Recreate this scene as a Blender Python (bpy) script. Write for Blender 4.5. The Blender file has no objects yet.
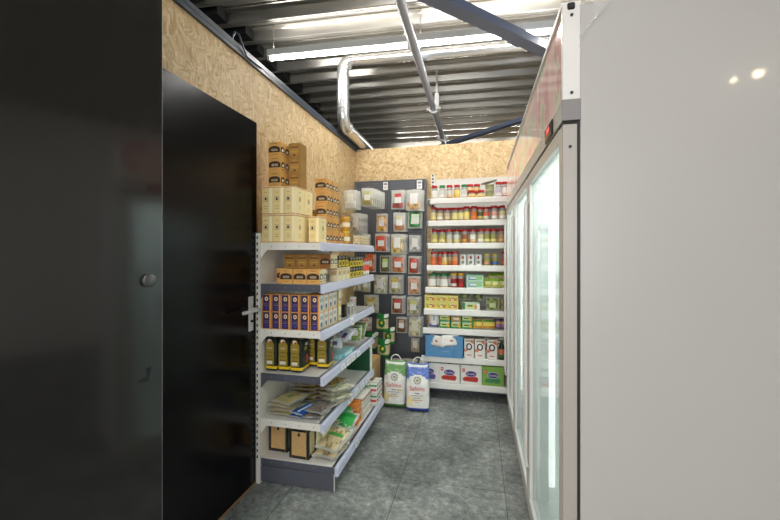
import bpy, math, random
from mathutils import Vector, Matrix
R = math.radians
scn = bpy.context.scene
C = scn.collection

# ------------------------------------------------------------------ camera, world, light, exposure
F_PX, CX, HY, CAM_H = 380.0, 390.0, 253.0, 1.38
SY, CY = math.sin(R(13.04)), math.cos(R(13.04))
cam_d = bpy.data.cameras.new('camera')
cam_d.sensor_width = 36.0
cam_d.lens = F_PX / 780.0 * 36.0
cam_d.shift_y = -7.0 / 780.0
cam_d.clip_start = 0.02
cam = bpy.data.objects.new('camera', cam_d)
cam.location = (0, 0, CAM_H)
cam.rotation_euler = (R(90), 0, R(13.04))
C.objects.link(cam)
scn.camera = cam

w = bpy.data.worlds.new('world'); scn.world = w; w.use_nodes = True
w.node_tree.nodes['Background'].inputs[0].default_value = (0.9, 0.95, 1.0, 1)
w.node_tree.nodes['Background'].inputs[1].default_value = 0.3

def area(name, loc, rot, sx, sy, power, col=(1, 1, 1)):
    d = bpy.data.lights.new(name, 'AREA'); d.shape = 'RECTANGLE'; d.size = sx; d.size_y = sy
    d.energy = power; d.color = col
    o = bpy.data.objects.new(name, d); o.location = loc; o.rotation_euler = rot; C.objects.link(o)
    return o

# ceiling tube rows: (x centre, y, length, power)
DECK = R(2.9)       # the roof deck and its lamps run slightly askew of the partition walls
TUBES = [(-1.19, 3.10, 1.28, 7), (0.12, 3.166, 1.28, 7), (1.43, 3.232, 1.28, 7), (2.74, 3.30, 1.28, 6),
         (-0.75, -0.6, 1.75, 24), (-0.75, -2.6, 1.75, 30),  # lamps added out of view behind the camera, for fill
         (-0.6, 6.9, 1.75, 26), (1.4, 7.0, 1.75, 26)]  # lamps added out of view past the back wall, to brighten the far ceiling
TUBE_Z = 3.13
for i, (tx, ty, tl, tp) in enumerate(TUBES):
    area('tube_light', (tx, ty, TUBE_Z - 0.036), (0, 0, DECK), tl - 0.06, 0.04, tp, (1.0, 0.985, 0.95))
    area('tube_light_up', (tx, ty, TUBE_Z + 0.075), (R(180), 0, DECK), tl - 0.06, 0.04, tp * 0.5, (1.0, 0.98, 0.94))
# added soft fill light, set as an unseen window behind the photographer
area('added_soft_fill', (0.12, -3.9, 1.7), (R(90), 0, 0), 2.5, 2.2, 88, (0.95, 0.98, 1.0))

scn.view_settings.view_transform = 'Standard'
scn.view_settings.look = 'None'
scn.view_settings.gamma = 1.0
scn.view_settings.use_curve_mapping = False
scn.view_settings.exposure = 0.42
scn.cycles.use_denoising = True
scn.cycles.max_bounces = 8
scn.cycles.transparent_max_bounces = 16
scn.cycles.caustics_reflective = False
scn.cycles.caustics_refractive = False
scn.cycles.sample_clamp_indirect = 6.0

# ------------------------------------------------------------------ pixel -> real surface helpers
def ray(px, py):
    r = (px - CX) / F_PX
    return Vector((r * CY - SY, r * SY + CY, (HY - py) / F_PX))
def on_y(px, Y):            # x on the plane y=Y
    d = ray(px, HY); return d.x / d.y * Y
def on_x(px, X):            # y on the plane x=X
    d = ray(px, HY); return d.y / d.x * X
def h_at(x, y, py):         # height seen at row py above the spot (x,y)
    zc = y * CY - x * SY
    return CAM_H + (HY - py) / F_PX * zc

# ------------------------------------------------------------------ materials
def _nt(name):
    m = bpy.data.materials.new(name); m.use_nodes = True
    nt = m.node_tree
    return m, nt, nt.nodes['Principled BSDF']
def rgb(c, a=1.0): return (c[0], c[1], c[2], a)
def s2l(r, g, b):
    f = lambda v: (v / 255.0 / 12.92) if v <= 10 else ((v / 255.0 + 0.055) / 1.055) ** 2.4
    return (f(r), f(g), f(b))
_mc = {}
def mat(name, c, rough=0.5, metal=0.0, coat=0.0, var=0.0, scale=20.0, bump=0.0, emit=None, estr=0.0, crough=0.12, spec=0.5):
    if name in _mc: return _mc[name]
    m, nt, b = _nt(name)
    b.inputs['Base Color'].default_value = rgb(c)
    b.inputs['Roughness'].default_value = rough
    b.inputs['Metallic'].default_value = metal
    b.inputs['Coat Weight'].default_value = coat
    b.inputs['Coat Roughness'].default_value = crough
    b.inputs['Specular IOR Level'].default_value = spec
    if emit:
        b.inputs['Emission Color'].default_value = rgb(emit); b.inputs['Emission Strength'].default_value = estr
    if var or bump:
        tc = nt.nodes.new('ShaderNodeTexCoord'); n = nt.nodes.new('ShaderNodeTexNoise')
        n.inputs['Scale'].default_value = scale; n.inputs['Detail'].default_value = 4
        nt.links.new(tc.outputs['Object'], n.inputs['Vector'])
        if var:
            r = nt.nodes.new('ShaderNodeValToRGB')
            r.color_ramp.elements[0].position = 0.3; r.color_ramp.elements[1].position = 0.7
            r.color_ramp.elements[0].color = rgb([max(0, v * (1 - var)) for v in c])
            r.color_ramp.elements[1].color = rgb([min(1, v * (1 + var)) for v in c])
            nt.links.new(n.outputs['Fac'], r.inputs['Fac']); nt.links.new(r.outputs['Color'], b.inputs['Base Color'])
        if bump:
            bp = nt.nodes.new('ShaderNodeBump'); bp.inputs['Strength'].default_value = bump; bp.inputs['Distance'].default_value = 0.004
            nt.links.new(n.outputs['Fac'], bp.inputs['Height']); nt.links.new(bp.outputs['Normal'], b.inputs['Normal'])
    _mc[name] = m
    return m
def cm(r, g, b, rough=0.45, var=0.0, scale=40):      # plain coloured product material from display colour
    return mat('print_%d_%d_%d_%d' % (r, g, b, int(rough * 100)), s2l(r, g, b), rough, var=var, scale=scale)
def film(name, c, alpha, rough=0.15):                # clear plastic film: part see-through, part glossy
    if name in _mc: return _mc[name]
    m = bpy.data.materials.new(name); m.use_nodes = True; nt = m.node_tree
    out = nt.nodes['Material Output']; b = nt.nodes['Principled BSDF']
    b.inputs['Base Color'].default_value = rgb(c); b.inputs['Roughness'].default_value = rough
    t = nt.nodes.new('ShaderNodeBsdfTransparent'); mx = nt.nodes.new('ShaderNodeMixShader')
    mx.inputs[0].default_value = alpha
    nt.links.new(t.outputs[0], mx.inputs[1]); nt.links.new(b.outputs[0], mx.inputs[2]); nt.links.new(mx.outputs[0], out.inputs[0])
    _mc[name] = m
    return m
def glass_mat(name, tint, base, gloss_rough=0.02):
    m = bpy.data.materials.new(name); m.use_nodes = True; nt = m.node_tree
    nt.nodes.remove(nt.nodes['Principled BSDF']); out = nt.nodes['Material Output']
    t = nt.nodes.new('ShaderNodeBsdfTransparent'); t.inputs[0].default_value = rgb(tint)
    g = nt.nodes.new('ShaderNodeBsdfGlossy'); g.inputs['Roughness'].default_value = 0.09
    hz = nt.nodes.new('ShaderNodeBsdfDiffuse'); hz.inputs[0].default_value = (0.9, 0.93, 0.92, 1); tr_ = nt.nodes.new('ShaderNodeBsdfTranslucent'); tr_.inputs[0].default_value = (0.93, 0.96, 0.95, 1)
    h2 = nt.nodes.new('ShaderNodeMixShader'); h2.inputs[0].default_value = 0.5; nt.links.new(hz.outputs[0], h2.inputs[1]); nt.links.new(tr_.outputs[0], h2.inputs[2])
    h3 = nt.nodes.new('ShaderNodeMixShader'); h3.inputs[0].default_value = 0.30; nt.links.new(t.outputs[0], h3.inputs[1]); nt.links.new(h2.outputs[0], h3.inputs[2])
    lw = nt.nodes.new('ShaderNodeLayerWeight'); lw.inputs['Blend'].default_value = 0.5
    pw = nt.nodes.new('ShaderNodeMath'); pw.operation = 'POWER'; pw.inputs[1].default_value = 3.5
    ml = nt.nodes.new('ShaderNodeMath'); ml.operation = 'MULTIPLY_ADD'; ml.inputs[1].default_value = 0.38; ml.inputs[2].default_value = base
    mx = nt.nodes.new('ShaderNodeMixShader')
    nt.links.new(lw.outputs['Facing'], pw.inputs[0]); nt.links.new(pw.outputs[0], ml.inputs[0]); nt.links.new(ml.outputs[0], mx.inputs[0])
    nt.links.new(h3.outputs[0], mx.inputs[1]); nt.links.new(g.outputs[0], mx.inputs[2]); nt.links.new(mx.outputs[0], out.inputs[0])
    return m

def make_osb():
    m, nt, b = _nt('oriented_strand_board')
    N = nt.nodes.new; L = nt.links.new
    tc = N('ShaderNodeTexCoord')
    wob = N('ShaderNodeTexNoise'); wob.inputs['Scale'].default_value = 7; wob.inputs['Detail'].default_value = 2
    L(tc.outputs['Object'], wob.inputs['Vector'])
    sub = N('ShaderNodeVectorMath'); sub.operation = 'SCALE'; sub.inputs['Scale'].default_value = 0.04
    L(wob.outputs['Color'], sub.inputs[0])
    add = N('ShaderNodeVectorMath'); add.operation = 'ADD'
    L(tc.outputs['Object'], add.inputs[0]); L(sub.outputs[0], add.inputs[1])
    cols = []
    cells = []
    for k, (ang, sx, sz) in enumerate([(20, 12, 100), (72, 10, 105), (-38, 14, 110), (-75, 11, 95)]):
        mp = N('ShaderNodeMapping'); mp.vector_type = 'TEXTURE'; mp.inputs['Rotation'].default_value = (R(ang), R(ang), 0)
        mp.inputs['Scale'].default_value = (1 / sx, 1 / sx, 1 / sz); mp.inputs['Location'].default_value = (k * 3.1, k * 1.7, k * 2.3)
        L(add.outputs[0], mp.inputs['Vector'])
        v = N('ShaderNodeTexVoronoi'); v.inputs['Scale'].default_value = 1.0; v.inputs['Randomness'].default_value = 1.0
        L(mp.outputs[0], v.inputs['Vector'])
        bw = N('ShaderNodeRGBToBW'); L(v.outputs['Color'], bw.inputs[0])
        cells.append(bw.outputs[0])
    mask = N('ShaderNodeTexNoise'); mask.inputs['Scale'].default_value = 19; mask.inputs['Detail'].default_value = 3
    L(tc.outputs['Object'], mask.inputs['Vector'])
    mask2 = N('ShaderNodeTexNoise'); mask2.inputs['Scale'].default_value = 15; L(add.outputs[0], mask2.inputs['Vector'])
    def step(src, t):
        s = N('ShaderNodeMapRange'); s.inputs['From Min'].default_value = t - 0.015; s.inputs['From Max'].default_value = t + 0.015
        L(src, s.inputs['Value']); return s.outputs[0]
    def mixv(f, a, c_):
        x = N('ShaderNodeMix'); x.data_type = 'FLOAT'; L(f, x.inputs[0]); L(a, x.inputs[2]); L(c_, x.inputs[3]); return x.outputs[0]
    a = mixv(step(mask.outputs['Fac'], 0.5), cells[0], cells[1])
    c_ = mixv(step(mask.outputs['Fac'], 0.5), cells[2], cells[3])
    f = mixv(step(mask2.outputs['Fac'], 0.5), a, c_)
    grain = N('ShaderNodeTexNoise'); grain.inputs['Scale'].default_value = 120; grain.inputs['Detail'].default_value = 3
    L(tc.outputs['Object'], grain.inputs['Vector'])
    g2 = N('ShaderNodeMath'); g2.operation = 'MULTIPLY_ADD'; g2.inputs[1].default_value = 0.35; g2.inputs[2].default_value = -0.17
    L(grain.outputs['Fac'], g2.inputs[0])
    sm = N('ShaderNodeMath'); sm.operation = 'ADD'; L(f, sm.inputs[0]); L(g2.outputs[0], sm.inputs[1])
    rp = N('ShaderNodeValToRGB'); e = rp.color_ramp.elements
    e[0].position = 0.05; e[0].color = rgb(s2l(176, 142, 96)); e[1].position = 1.0; e[1].color = rgb(s2l(236, 216, 176))
    x = e.new(0.25); x.color = rgb(s2l(198, 166, 118)); x = e.new(0.5); x.color = rgb(s2l(214, 184, 136)); x = e.new(0.72); x.color = rgb(s2l(224, 198, 152))
    L(sm.outputs[0], rp.inputs['Fac'])
    # joints between sheets, 1.22 m apart along the wall
    sp = N('ShaderNodeSeparateXYZ'); L(tc.outputs['Object'], sp.inputs[0])
    s1 = N('ShaderNodeMath'); s1.operation = 'ADD'; L(sp.outputs[1], s1.inputs[0]); s1.inputs[1].default_value = -2.017 + 12.2
    s2 = N('ShaderNodeMath'); s2.operation = 'MODULO'; s2.inputs[1].default_value = 1.22; L(s1.outputs[0], s2.inputs[0])
    s3 = N('ShaderNodeMath'); s3.operation = 'LESS_THAN'; s3.inputs[1].default_value = 0.004; L(s2.outputs[0], s3.inputs[0])
    mx = N('ShaderNodeMix'); mx.data_type = 'RGBA'; mx.inputs[7].default_value = rgb(s2l(120, 92, 60))
    s4 = N('ShaderNodeMath'); s4.operation = 'MULTIPLY'; s4.inputs[1].default_value = 0.6; L(s3.outputs[0], s4.inputs[0])
    L(s4.outputs[0], mx.inputs[0]); L(rp.outputs[0], mx.inputs[6]); L(mx.outputs[2], b.inputs['Base Color'])
    bp = N('ShaderNodeBump'); bp.inputs['Strength'].default_value = 0.25; bp.inputs['Distance'].default_value = 0.003
    L(sm.outputs[0], bp.inputs['Height']); L(bp.outputs[0], b.inputs['Normal'])
    b.inputs['Roughness'].default_value = 0.6
    return m

def make_floor():
    m, nt, b = _nt('concrete_look_floor_tile')
    N = nt.nodes.new; L = nt.links.new
    tc = N('ShaderNodeTexCoord')
    mp = N('ShaderNodeMapping'); mp.inputs['Location'].default_value = (0.459 + 6.1, -2.28 + 6.1, 0); L(tc.outputs['Object'], mp.inputs[0])
    br = N('ShaderNodeTexBrick'); br.offset = 0.0; br.squash = 1.0
    br.inputs['Scale'].default_value = 1.0; br.inputs['Brick Width'].default_value = 0.61; br.inputs['Row Height'].default_value = 0.61
    br.inputs['Mortar Size'].default_value = 0.0022; br.inputs['Mortar Smooth'].default_value = 0.2; br.inputs['Bias'].default_value = 0
    br.inputs['Color1'].default_value = (0.9, 0.9, 0.9, 1); br.inputs['Color2'].default_value = (1.1, 1.1, 1.1, 1); br.inputs['Mortar'].default_value = (0.3, 0.3, 0.3, 1)
    L(mp.outputs[0], br.inputs['Vector'])
    n1 = N('ShaderNodeTexNoise'); n1.inputs['Scale'].default_value = 3.0; n1.inputs['Detail'].default_value = 9; n1.inputs['Roughness'].default_value = 0.72; n1.inputs['Distortion'].default_value = 0.6
    L(tc.outputs['Object'], n1.inputs['Vector'])
    n2 = N('ShaderNodeTexNoise'); n2.inputs['Scale'].default_value = 26; n2.inputs['Detail'].default_value = 7; n2.inputs['Roughness'].default_value = 0.75
    L(tc.outputs['Object'], n2.inputs['Vector'])
    ad = N('ShaderNodeMath'); ad.operation = 'MULTIPLY_ADD'; ad.inputs[1].default_value = 0.6; L(n2.outputs['Fac'], ad.inputs[0])
    m1 = N('ShaderNodeMath'); m1.operation = 'MULTIPLY'; m1.inputs[1].default_value = 0.6; L(n1.outputs['Fac'], m1.inputs[0]); L(m1.outputs[0], ad.inputs[2])
    rp = N('ShaderNodeValToRGB'); e = rp.color_ramp.elements
    e[0].position = 0.46; e[0].color = rgb(s2l(82, 86, 85)); e[1].position = 0.78; e[1].color = rgb(s2l(206, 208, 204))
    x = e.new(0.6); x.color = rgb(s2l(130, 134, 131)); x = e.new(0.68); x.color = rgb(s2l(160, 163, 160))
    L(ad.outputs[0], rp.inputs['Fac'])
    mu = N('ShaderNodeMix'); mu.data_type = 'RGBA'; mu.blend_type = 'MULTIPLY'; mu.inputs[0].default_value = 1
    L(rp.outputs[0], mu.inputs[6]); L(br.outputs['Color'], mu.inputs[7]); L(mu.outputs[2], b.inputs['Base Color'])
    rr = N('ShaderNodeMapRange'); rr.inputs['To Min'].default_value = 0.34; rr.inputs['To Max'].default_value = 0.6
    L(n2.outputs['Fac'], rr.inputs['Value']); L(rr.outputs[0], b.inputs['Roughness'])
    bp = N('ShaderNodeBump'); bp.inputs['Strength'].default_value = 0.15; bp.inputs['Distance'].default_value = 0.003
    L(ad.outputs[0], bp.inputs['Height']); L(bp.outputs[0], b.inputs['Normal'])
    return m

def make_sign():      # the banner along the top of the cooler, with a faint glow added to the print: a blurred spread of fruit and vegetables
    m, nt, b = _nt('printed_food_banner')
    N = nt.nodes.new; L = nt.links.new
    tc = N('ShaderNodeTexCoord'); mp = N('ShaderNodeMapping'); mp.inputs['Scale'].default_value = (1, 8, 6); mp.inputs['Rotation'].default_value = (0.5, 0, 0); L(tc.outputs['Object'], mp.inputs[0])
    wv = N('ShaderNodeTexNoise'); wv.inputs['Scale'].default_value = 1.3; wv.inputs['Detail'].default_value = 2; L(mp.outputs[0], wv.inputs['Vector'])
    a = N('ShaderNodeVectorMath'); a.operation = 'ADD'; L(mp.outputs[0], a.inputs[0]); L(wv.outputs['Color'], a.inputs[1])
    v = N('ShaderNodeTexVoronoi'); v.feature = 'SMOOTH_F1'; v.inputs['Smoothness'].default_value = 0.5; v.inputs['Scale'].default_value = 1.6; L(a.outputs[0], v.inputs['Vector'])
    bw = N('ShaderNodeSeparateColor'); L(v.outputs['Color'], bw.inputs[0])
    rp = N('ShaderNodeValToRGB'); e = rp.color_ramp.elements
    e[0].position = 0.1; e[0].color = rgb(s2l(228, 176, 172)); e[1].position = 0.95; e[1].color = rgb(s2l(240, 236, 222))
    for p, c in ((0.3, (238, 206, 200)), (0.45, (240, 214, 196)), (0.55, (222, 226, 206)), (0.63, (186, 206, 160)), (0.72, (240, 216, 208)), (0.82, (224, 170, 168))):
        x = e.new(p); x.color = rgb(s2l(*c))
    L(bw.outputs[0], rp.inputs['Fac']); L(rp.outputs[0], b.inputs['Base Color'])
    L(rp.outputs[0], b.inputs['Emission Color']); b.inputs['Emission Strength'].default_value = 0.12
    b.inputs['Roughness'].default_value = 0.12
    return m

M = {
    'osb': make_osb(), 'floor': make_floor(), 'sign': make_sign(),
    'black_gloss': mat('black_gloss_laminate', (0.003, 0.003, 0.0035), 0.2, var=0.25, scale=1.5, coat=0.9, crough=0.08),
    'black_door': mat('black_door_laminate', (0.002, 0.002, 0.0022), 0.22, spec=0.16),
    'edge_wood': mat('door_edge_wood', s2l(150, 112, 80), 0.6),
    'steel': mat('brushed_steel', (0.72, 0.71, 0.69), 0.38, 0.35),
    'chrome': mat('polished_steel', (0.8, 0.8, 0.8), 0.12, 1.0),
    'deck': mat('galvanised_deck', s2l(186, 182, 173), 0.26, 0.7, var=0.06, scale=3),
    'duct': mat('spiral_duct_metal', (0.74, 0.74, 0.73), 0.27, 0.9),
    'beam': mat('blue_grey_steel_paint', s2l(104, 116, 142), 0.4),
    'pipe': mat('pale_grey_pipe_paint', s2l(166, 170, 182), 0.35),
    'trim': mat('dark_blue_grey_trim', s2l(58, 68, 82), 0.35),
    'black': mat('matt_black', (0.006, 0.006, 0.007), 0.7),
    'white_enamel': mat('cream_white_enamel', s2l(236, 232, 222), 0.35),
    'shelf_white': mat('shelf_white', s2l(226, 224, 219), 0.4),
    'rail': mat('lavender_ticket_rail', s2l(204, 207, 228), 0.25),
    'dark_grey': mat('dark_grey_enamel', s2l(84, 86, 96), 0.4),
    'peg': mat('dark_grey_pegboard', s2l(98, 101, 108), 0.5),
    'tag': mat('paper_tag', s2l(240, 240, 240), 0.5),
    'plaster': mat('painted_plaster', s2l(150, 150, 148), 0.8, var=0.04),
    'dark_wall': mat('dark_outer_wall', s2l(40, 40, 42), 0.8),
    'cooler_grey': mat('cooler_grey_panel', s2l(184, 182, 181), 0.3, var=0.012, scale=2.5, coat=0.3, crough=0.05),
    'cooler_white': mat('cooler_white_trim', s2l(226, 224, 222), 0.35),
    'cooler_frame': mat('cooler_silver_frame', s2l(226, 224, 221), 0.42, 0.0),
    'cooler_block': mat('cooler_grey_block', s2l(134, 130, 130), 0.45),
    'liner': mat('cooler_liner', s2l(228, 233, 230), 0.35),
    'gasket': mat('black_gasket', (0.012, 0.012, 0.012), 0.6),
    'wire': mat('white_wire_rack', s2l(225, 230, 230), 0.35),
    'led': mat('cool_led', (1, 1, 1), 0.4, emit=(0.95, 1.0, 0.99), estr=1.8),
    'lamp': mat('tube_glow', (1, 1, 1), 0.4, emit=(1.0, 0.985, 0.95), estr=42.0),
    'bulb': mat('warm_bulb', (1, 1, 1), 0.4, emit=(1.0, 0.8, 0.5), estr=110.0),
    'lampbox': mat('lamp_housing_white', s2l(225, 225, 222), 0.4),
    'glass': glass_mat('cooler_glass', (0.93, 0.965, 0.955), 0.06),
    'film': film('peeling_film', (0.9, 0.9, 0.9), 0.25, 0.05),
    'clear': film('clear_bag_film', s2l(232, 234, 226), 0.42),
    'haze': film('hazy_bag_film', s2l(228, 228, 220), 0.56),
    'jar_glass': film('jar_glass', s2l(235, 238, 232), 0.35, 0.06),
    'kraft': mat('kraft_card', s2l(196, 158, 104), 0.7, var=0.06, scale=30),
}

# ------------------------------------------------------------------ mesh builder
_tx = {}
def text_mesh(s, bold=False):
    if s in _tx: return _tx[s]
    c = bpy.data.curves.new('t', 'FONT'); c.body = s; c.align_x = 'CENTER'; c.align_y = 'CENTER'; c.resolution_u = 2
    if bold: c.offset = 0.02
    o = bpy.data.objects.new('t', c); C.objects.link(o)
    bpy.context.view_layer.update()
    me = bpy.data.meshes.new_from_object(o.evaluated_get(bpy.context.evaluated_depsgraph_get()))
    vs = [(v.co.x, v.co.y) for v in me.vertices]; fs = [tuple(p.vertices) for p in me.polygons]
    bpy.data.objects.remove(o); bpy.data.curves.remove(c); bpy.data.meshes.remove(me)
    xs = [v[0] for v in vs]; ys = [v[1] for v in vs]
    cx, cy = (min(xs) + max(xs)) / 2, (min(ys) + max(ys)) / 2
    _tx[s] = ([(x - cx, y - cy) for x, y in vs], fs, max(xs) - min(xs), max(ys) - min(ys))
    return _tx[s]

WL = {}     # world position of every root, for parenting parts written in the same coordinates
class MB:
    def __init__(s): s.v = []; s.f = []; s.m = []; s.mats = []; s.sm = []
    def mi(s, m):
        if m not in s.mats: s.mats.append(m)
        return s.mats.index(m)
    def add(s, vs, fs, m, smooth=False):
        b = len(s.v); s.v += [tuple(v) for v in vs]; k = s.mi(m)
        for f in fs: s.f.append([b + i for i in f]); s.m.append(k); s.sm.append(smooth)
        return s
    def box(s, x0, x1, y0, y1, z0, z1, m):
        if x0 > x1: x0, x1 = x1, x0
        if y0 > y1: y0, y1 = y1, y0
        vs = [(x0,y0,z0),(x1,y0,z0),(x1,y1,z0),(x0,y1,z0),(x0,y0,z1),(x1,y0,z1),(x1,y1,z1),(x0,y1,z1)]
        return s.add(vs, [(0,3,2,1),(4,5,6,7),(0,1,5,4),(1,2,6,5),(2,3,7,6),(3,0,4,7)], m)
    def bbox(s, x0, x1, y0, y1, z0, z1, m, r=0.004):     # box with chamfered edges
        vs = []; idx = {}
        for sx in (0, 1):
            for sy in (0, 1):
                for sz in (0, 1):
                    X, Y, Z = (x1 if sx else x0), (y1 if sy else y0), (z1 if sz else z0)
                    dx, dy, dz = (-r if sx else r), (-r if sy else r), (-r if sz else r)
                    for a, p in enumerate(((X, Y + dy, Z + dz), (X + dx, Y, Z + dz), (X + dx, Y + dy, Z))):
                        idx[(sx, sy, sz, a)] = len(vs); vs.append(p)
        fs = []
        I = lambda *k: idx[k]
        for sx in (0, 1): 
            q = [I(sx,0,0,0), I(sx,1,0,0), I(sx,1,1,0), I(sx,0,1,0)]; fs.append(q if sx else q[::-1])
        for sy in (0, 1):
            q = [I(0,sy,0,1), I(1,sy,0,1), I(1,sy,1,1), I(0,sy,1,1)]; fs.append(q[::-1] if sy else q)
        for sz in (0, 1):
            q = [I(0,0,sz,2), I(1,0,sz,2), I(1,1,sz,2), I(0,1,sz,2)]; fs.append(q if sz else q[::-1])
        for a_ in (0, 1):
            for b_ in (0, 1):
                q = [I(a_,b_,0,0), I(a_,b_,0,1), I(a_,b_,1,1), I(a_,b_,1,0)]; fs.append(q)
                q = [I(a_,0,b_,0), I(a_,0,b_,2), I(a_,1,b_,2), I(a_,1,b_,0)]; fs.append(q)
                q = [I(0,a_,b_,1), I(0,a_,b_,2), I(1,a_,b_,2), I(1,a_,b_,1)]; fs.append(q)
        for sx in (0, 1):
            for sy in (0, 1):
                for sz in (0, 1): fs.append([I(sx,sy,sz,0), I(sx,sy,sz,1), I(sx,sy,sz,2)])
        return s.add(vs, fs, m)
    def prism(s, pts, axis, a0, a1, m):                  # polygon in the other two axes, extruded along axis
        n = len(pts); vs = []
        for a in (a0, a1):
            for p in pts:
                vs.append({'x': (a, p[0], p[1]), 'y': (p[0], a, p[1]), 'z': (p[0], p[1], a)}[axis])
        fs = [list(range(n))[::-1], list(range(n, 2 * n))] + [[i, (i + 1) % n, n + (i + 1) % n, n + i] for i in range(n)]
        return s.add(vs, fs, m)
    def lathe(s, prof, c, m, seg=16, mats=None, sx=1.0, sy=1.0):
        vs = []; n = len(prof)
        for (r, z) in prof:
            for k in range(seg):
                a = 2 * math.pi * k / seg; vs.append((c[0] + r * math.cos(a) * sx, c[1] + r * math.sin(a) * sy, c[2] + z))
        for i in range(n - 1):
            fs = [[i * seg + k, i * seg + (k + 1) % seg, (i + 1) * seg + (k + 1) % seg, (i + 1) * seg + k] for k in range(seg)]
            b = len(s.v)
            if i == 0: s.v += vs; base = b
            mm = mats[i] if mats else m; kk = s.mi(mm)
            for f in fs: s.f.append([base + q for q in f]); s.m.append(kk); s.sm.append(True)
        s.f.append([base + q for q in range(seg)][::-1]); s.m.append(s.mi(mats[0] if mats else m)); s.sm.append(False)
        s.f.append([base + (n - 1) * seg + q for q in range(seg)]); s.m.append(s.mi(mats[-1] if mats else m)); s.sm.append(False)
        return s
    def tube(s, path, r, m, seg=10, closed=False):
        P = [Vector(p) for p in path]; n = len(P); vs = []
        up = Vector((0, 0, 1)); prev = None
        for i, p in enumerate(P):
            d = (P[(i + 1) % n] - P[i - 1]) if (closed or 0 < i < n - 1) else (P[1] - P[0] if i == 0 else P[-1] - P[-2])
            d.normalize()
            if prev is None:
                a = d.cross(up)
                if a.length < 0.01: a = d.cross(Vector((1, 0, 0)))
            else: a = prev - d * prev.dot(d)
            a.normalize(); prev = a; b = d.cross(a)
            rr = r[i] if isinstance(r, (list, tuple)) else r
            for k in range(seg):
                t = 2 * math.pi * k / seg; vs.append(p + a * (rr * math.cos(t)) + b * (rr * math.sin(t)))
        fs = []
        for i in range(n if closed else n - 1):
            j = (i + 1) % n
            for k in range(seg): fs.append([i * seg + k, i * seg + (k + 1) % seg, j * seg + (k + 1) % seg, j * seg + k])
        if not closed: fs += [list(range(seg))[::-1], [(n - 1) * seg + k for k in range(seg)]]
        return s.add(vs, fs, m, True)
    def quad(s, c, u, v, w_, h_, m, off=0.0006):
        c = Vector(c); u = Vector(u); v = Vector(v); n = u.cross(v) * off
        vs = [c + n - u * w_ / 2 - v * h_ / 2, c + n + u * w_ / 2 - v * h_ / 2, c + n + u * w_ / 2 + v * h_ / 2, c + n - u * w_ / 2 + v * h_ / 2]
        return s.add(vs, [(0, 1, 2, 3)], m)
    def poly(s, c, u, v, pts, m, off=0.0006):
        c = Vector(c); u = Vector(u); v = Vector(v); n = u.cross(v) * off
        return s.add([c + n + u * p[0] + v * p[1] for p in pts], [list(range(len(pts)))], m)
    def ell(s, c, u, v, rx, ry, m, off=0.0006, seg=16, a0=0, a1=360):
        pts = [(rx * math.cos(R(a0 + (a1 - a0) * k / seg)), ry * math.sin(R(a0 + (a1 - a0) * k / seg))) for k in range(seg + (0 if a1 - a0 == 360 else 1))]
        return s.poly(c, u, v, pts, m, off)
    def text(s, t, c, u, v, h_, m, off=0.0012, wmax=None):
        vs, fs, tw, th = text_mesh(t); k = h_ / th
        if wmax and tw * k > wmax: k = wmax / tw
        c = Vector(c); u = Vector(u); v = Vector(v); n = u.cross(v) * off
        return s.add([c + n + u * (x * k) + v * (y * k) for x, y in vs], fs, m)
    def mesh(s, name, origin=(0, 0, 0)):
        o = Vector(origin); me = bpy.data.meshes.new(name)
        me.from_pydata([tuple(Vector(v) - o) for v in s.v], [], s.f)
        for m in s.mats: me.materials.append(m)
        me.polygons.foreach_set('material_index', s.m); me.polygons.foreach_set('use_smooth', s.sm)
        me.update(); me.validate()
        if any(s.sm): me.set_sharp_from_angle(angle=R(42))
        return me
    def build(s, name, parent=None, origin=None):
        if parent is not None: org = WL[parent.name]
        else: org = Vector(origin) if origin is not None else Vector((0, 0, 0))
        o = bpy.data.objects.new(name, s.mesh(name, org)); C.objects.link(o)
        if parent is not None: o.parent = parent; WL[o.name] = org
        else: o.location = org; WL[o.name] = org
        return o
def empty(name, loc=(0, 0, 0)):
    o = bpy.data.objects.new(name, None); o.location = loc; o.empty_display_size = 0.05; C.objects.link(o); WL[o.name] = Vector(loc)
    return o
def tag(o, label=None, cat=None, group=None, kind=None):
    if label: o['label'] = label
    if cat: o['category'] = cat
    if group: o['group'] = group
    if kind: o['kind'] = kind
    return o
def struct(name, mb, origin=(0, 0, 0)): return tag(mb.build(name, origin=origin), kind='structure')
def copy_tree(o, parent=None):
    c = o.copy(); C.objects.link(c); c.parent = parent
    for ch in list(o.children): copy_tree(ch, c)
    return c
PROTO = {}
def place(key, builder, loc, rz, label, cat, group=None, rx=0.0, ry=0.0):
    if key not in PROTO: PROTO[key] = builder(); o = PROTO[key]
    else:
        o = copy_tree(PROTO[key])
        for k in ('group',):
            if k in o.keys(): del o[k]
    o.location = loc; o.rotation_euler = (rx, ry, rz)
    return tag(o, label, cat, group)
X, Y, Z = Vector((1, 0, 0)), Vector((0, 1, 0)), Vector((0, 0, 1))
ORD = ['first', 'second', 'third', 'fourth', 'fifth', 'sixth', 'seventh', 'eighth', 'ninth', 'tenth', 'eleventh', 'twelfth']

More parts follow.
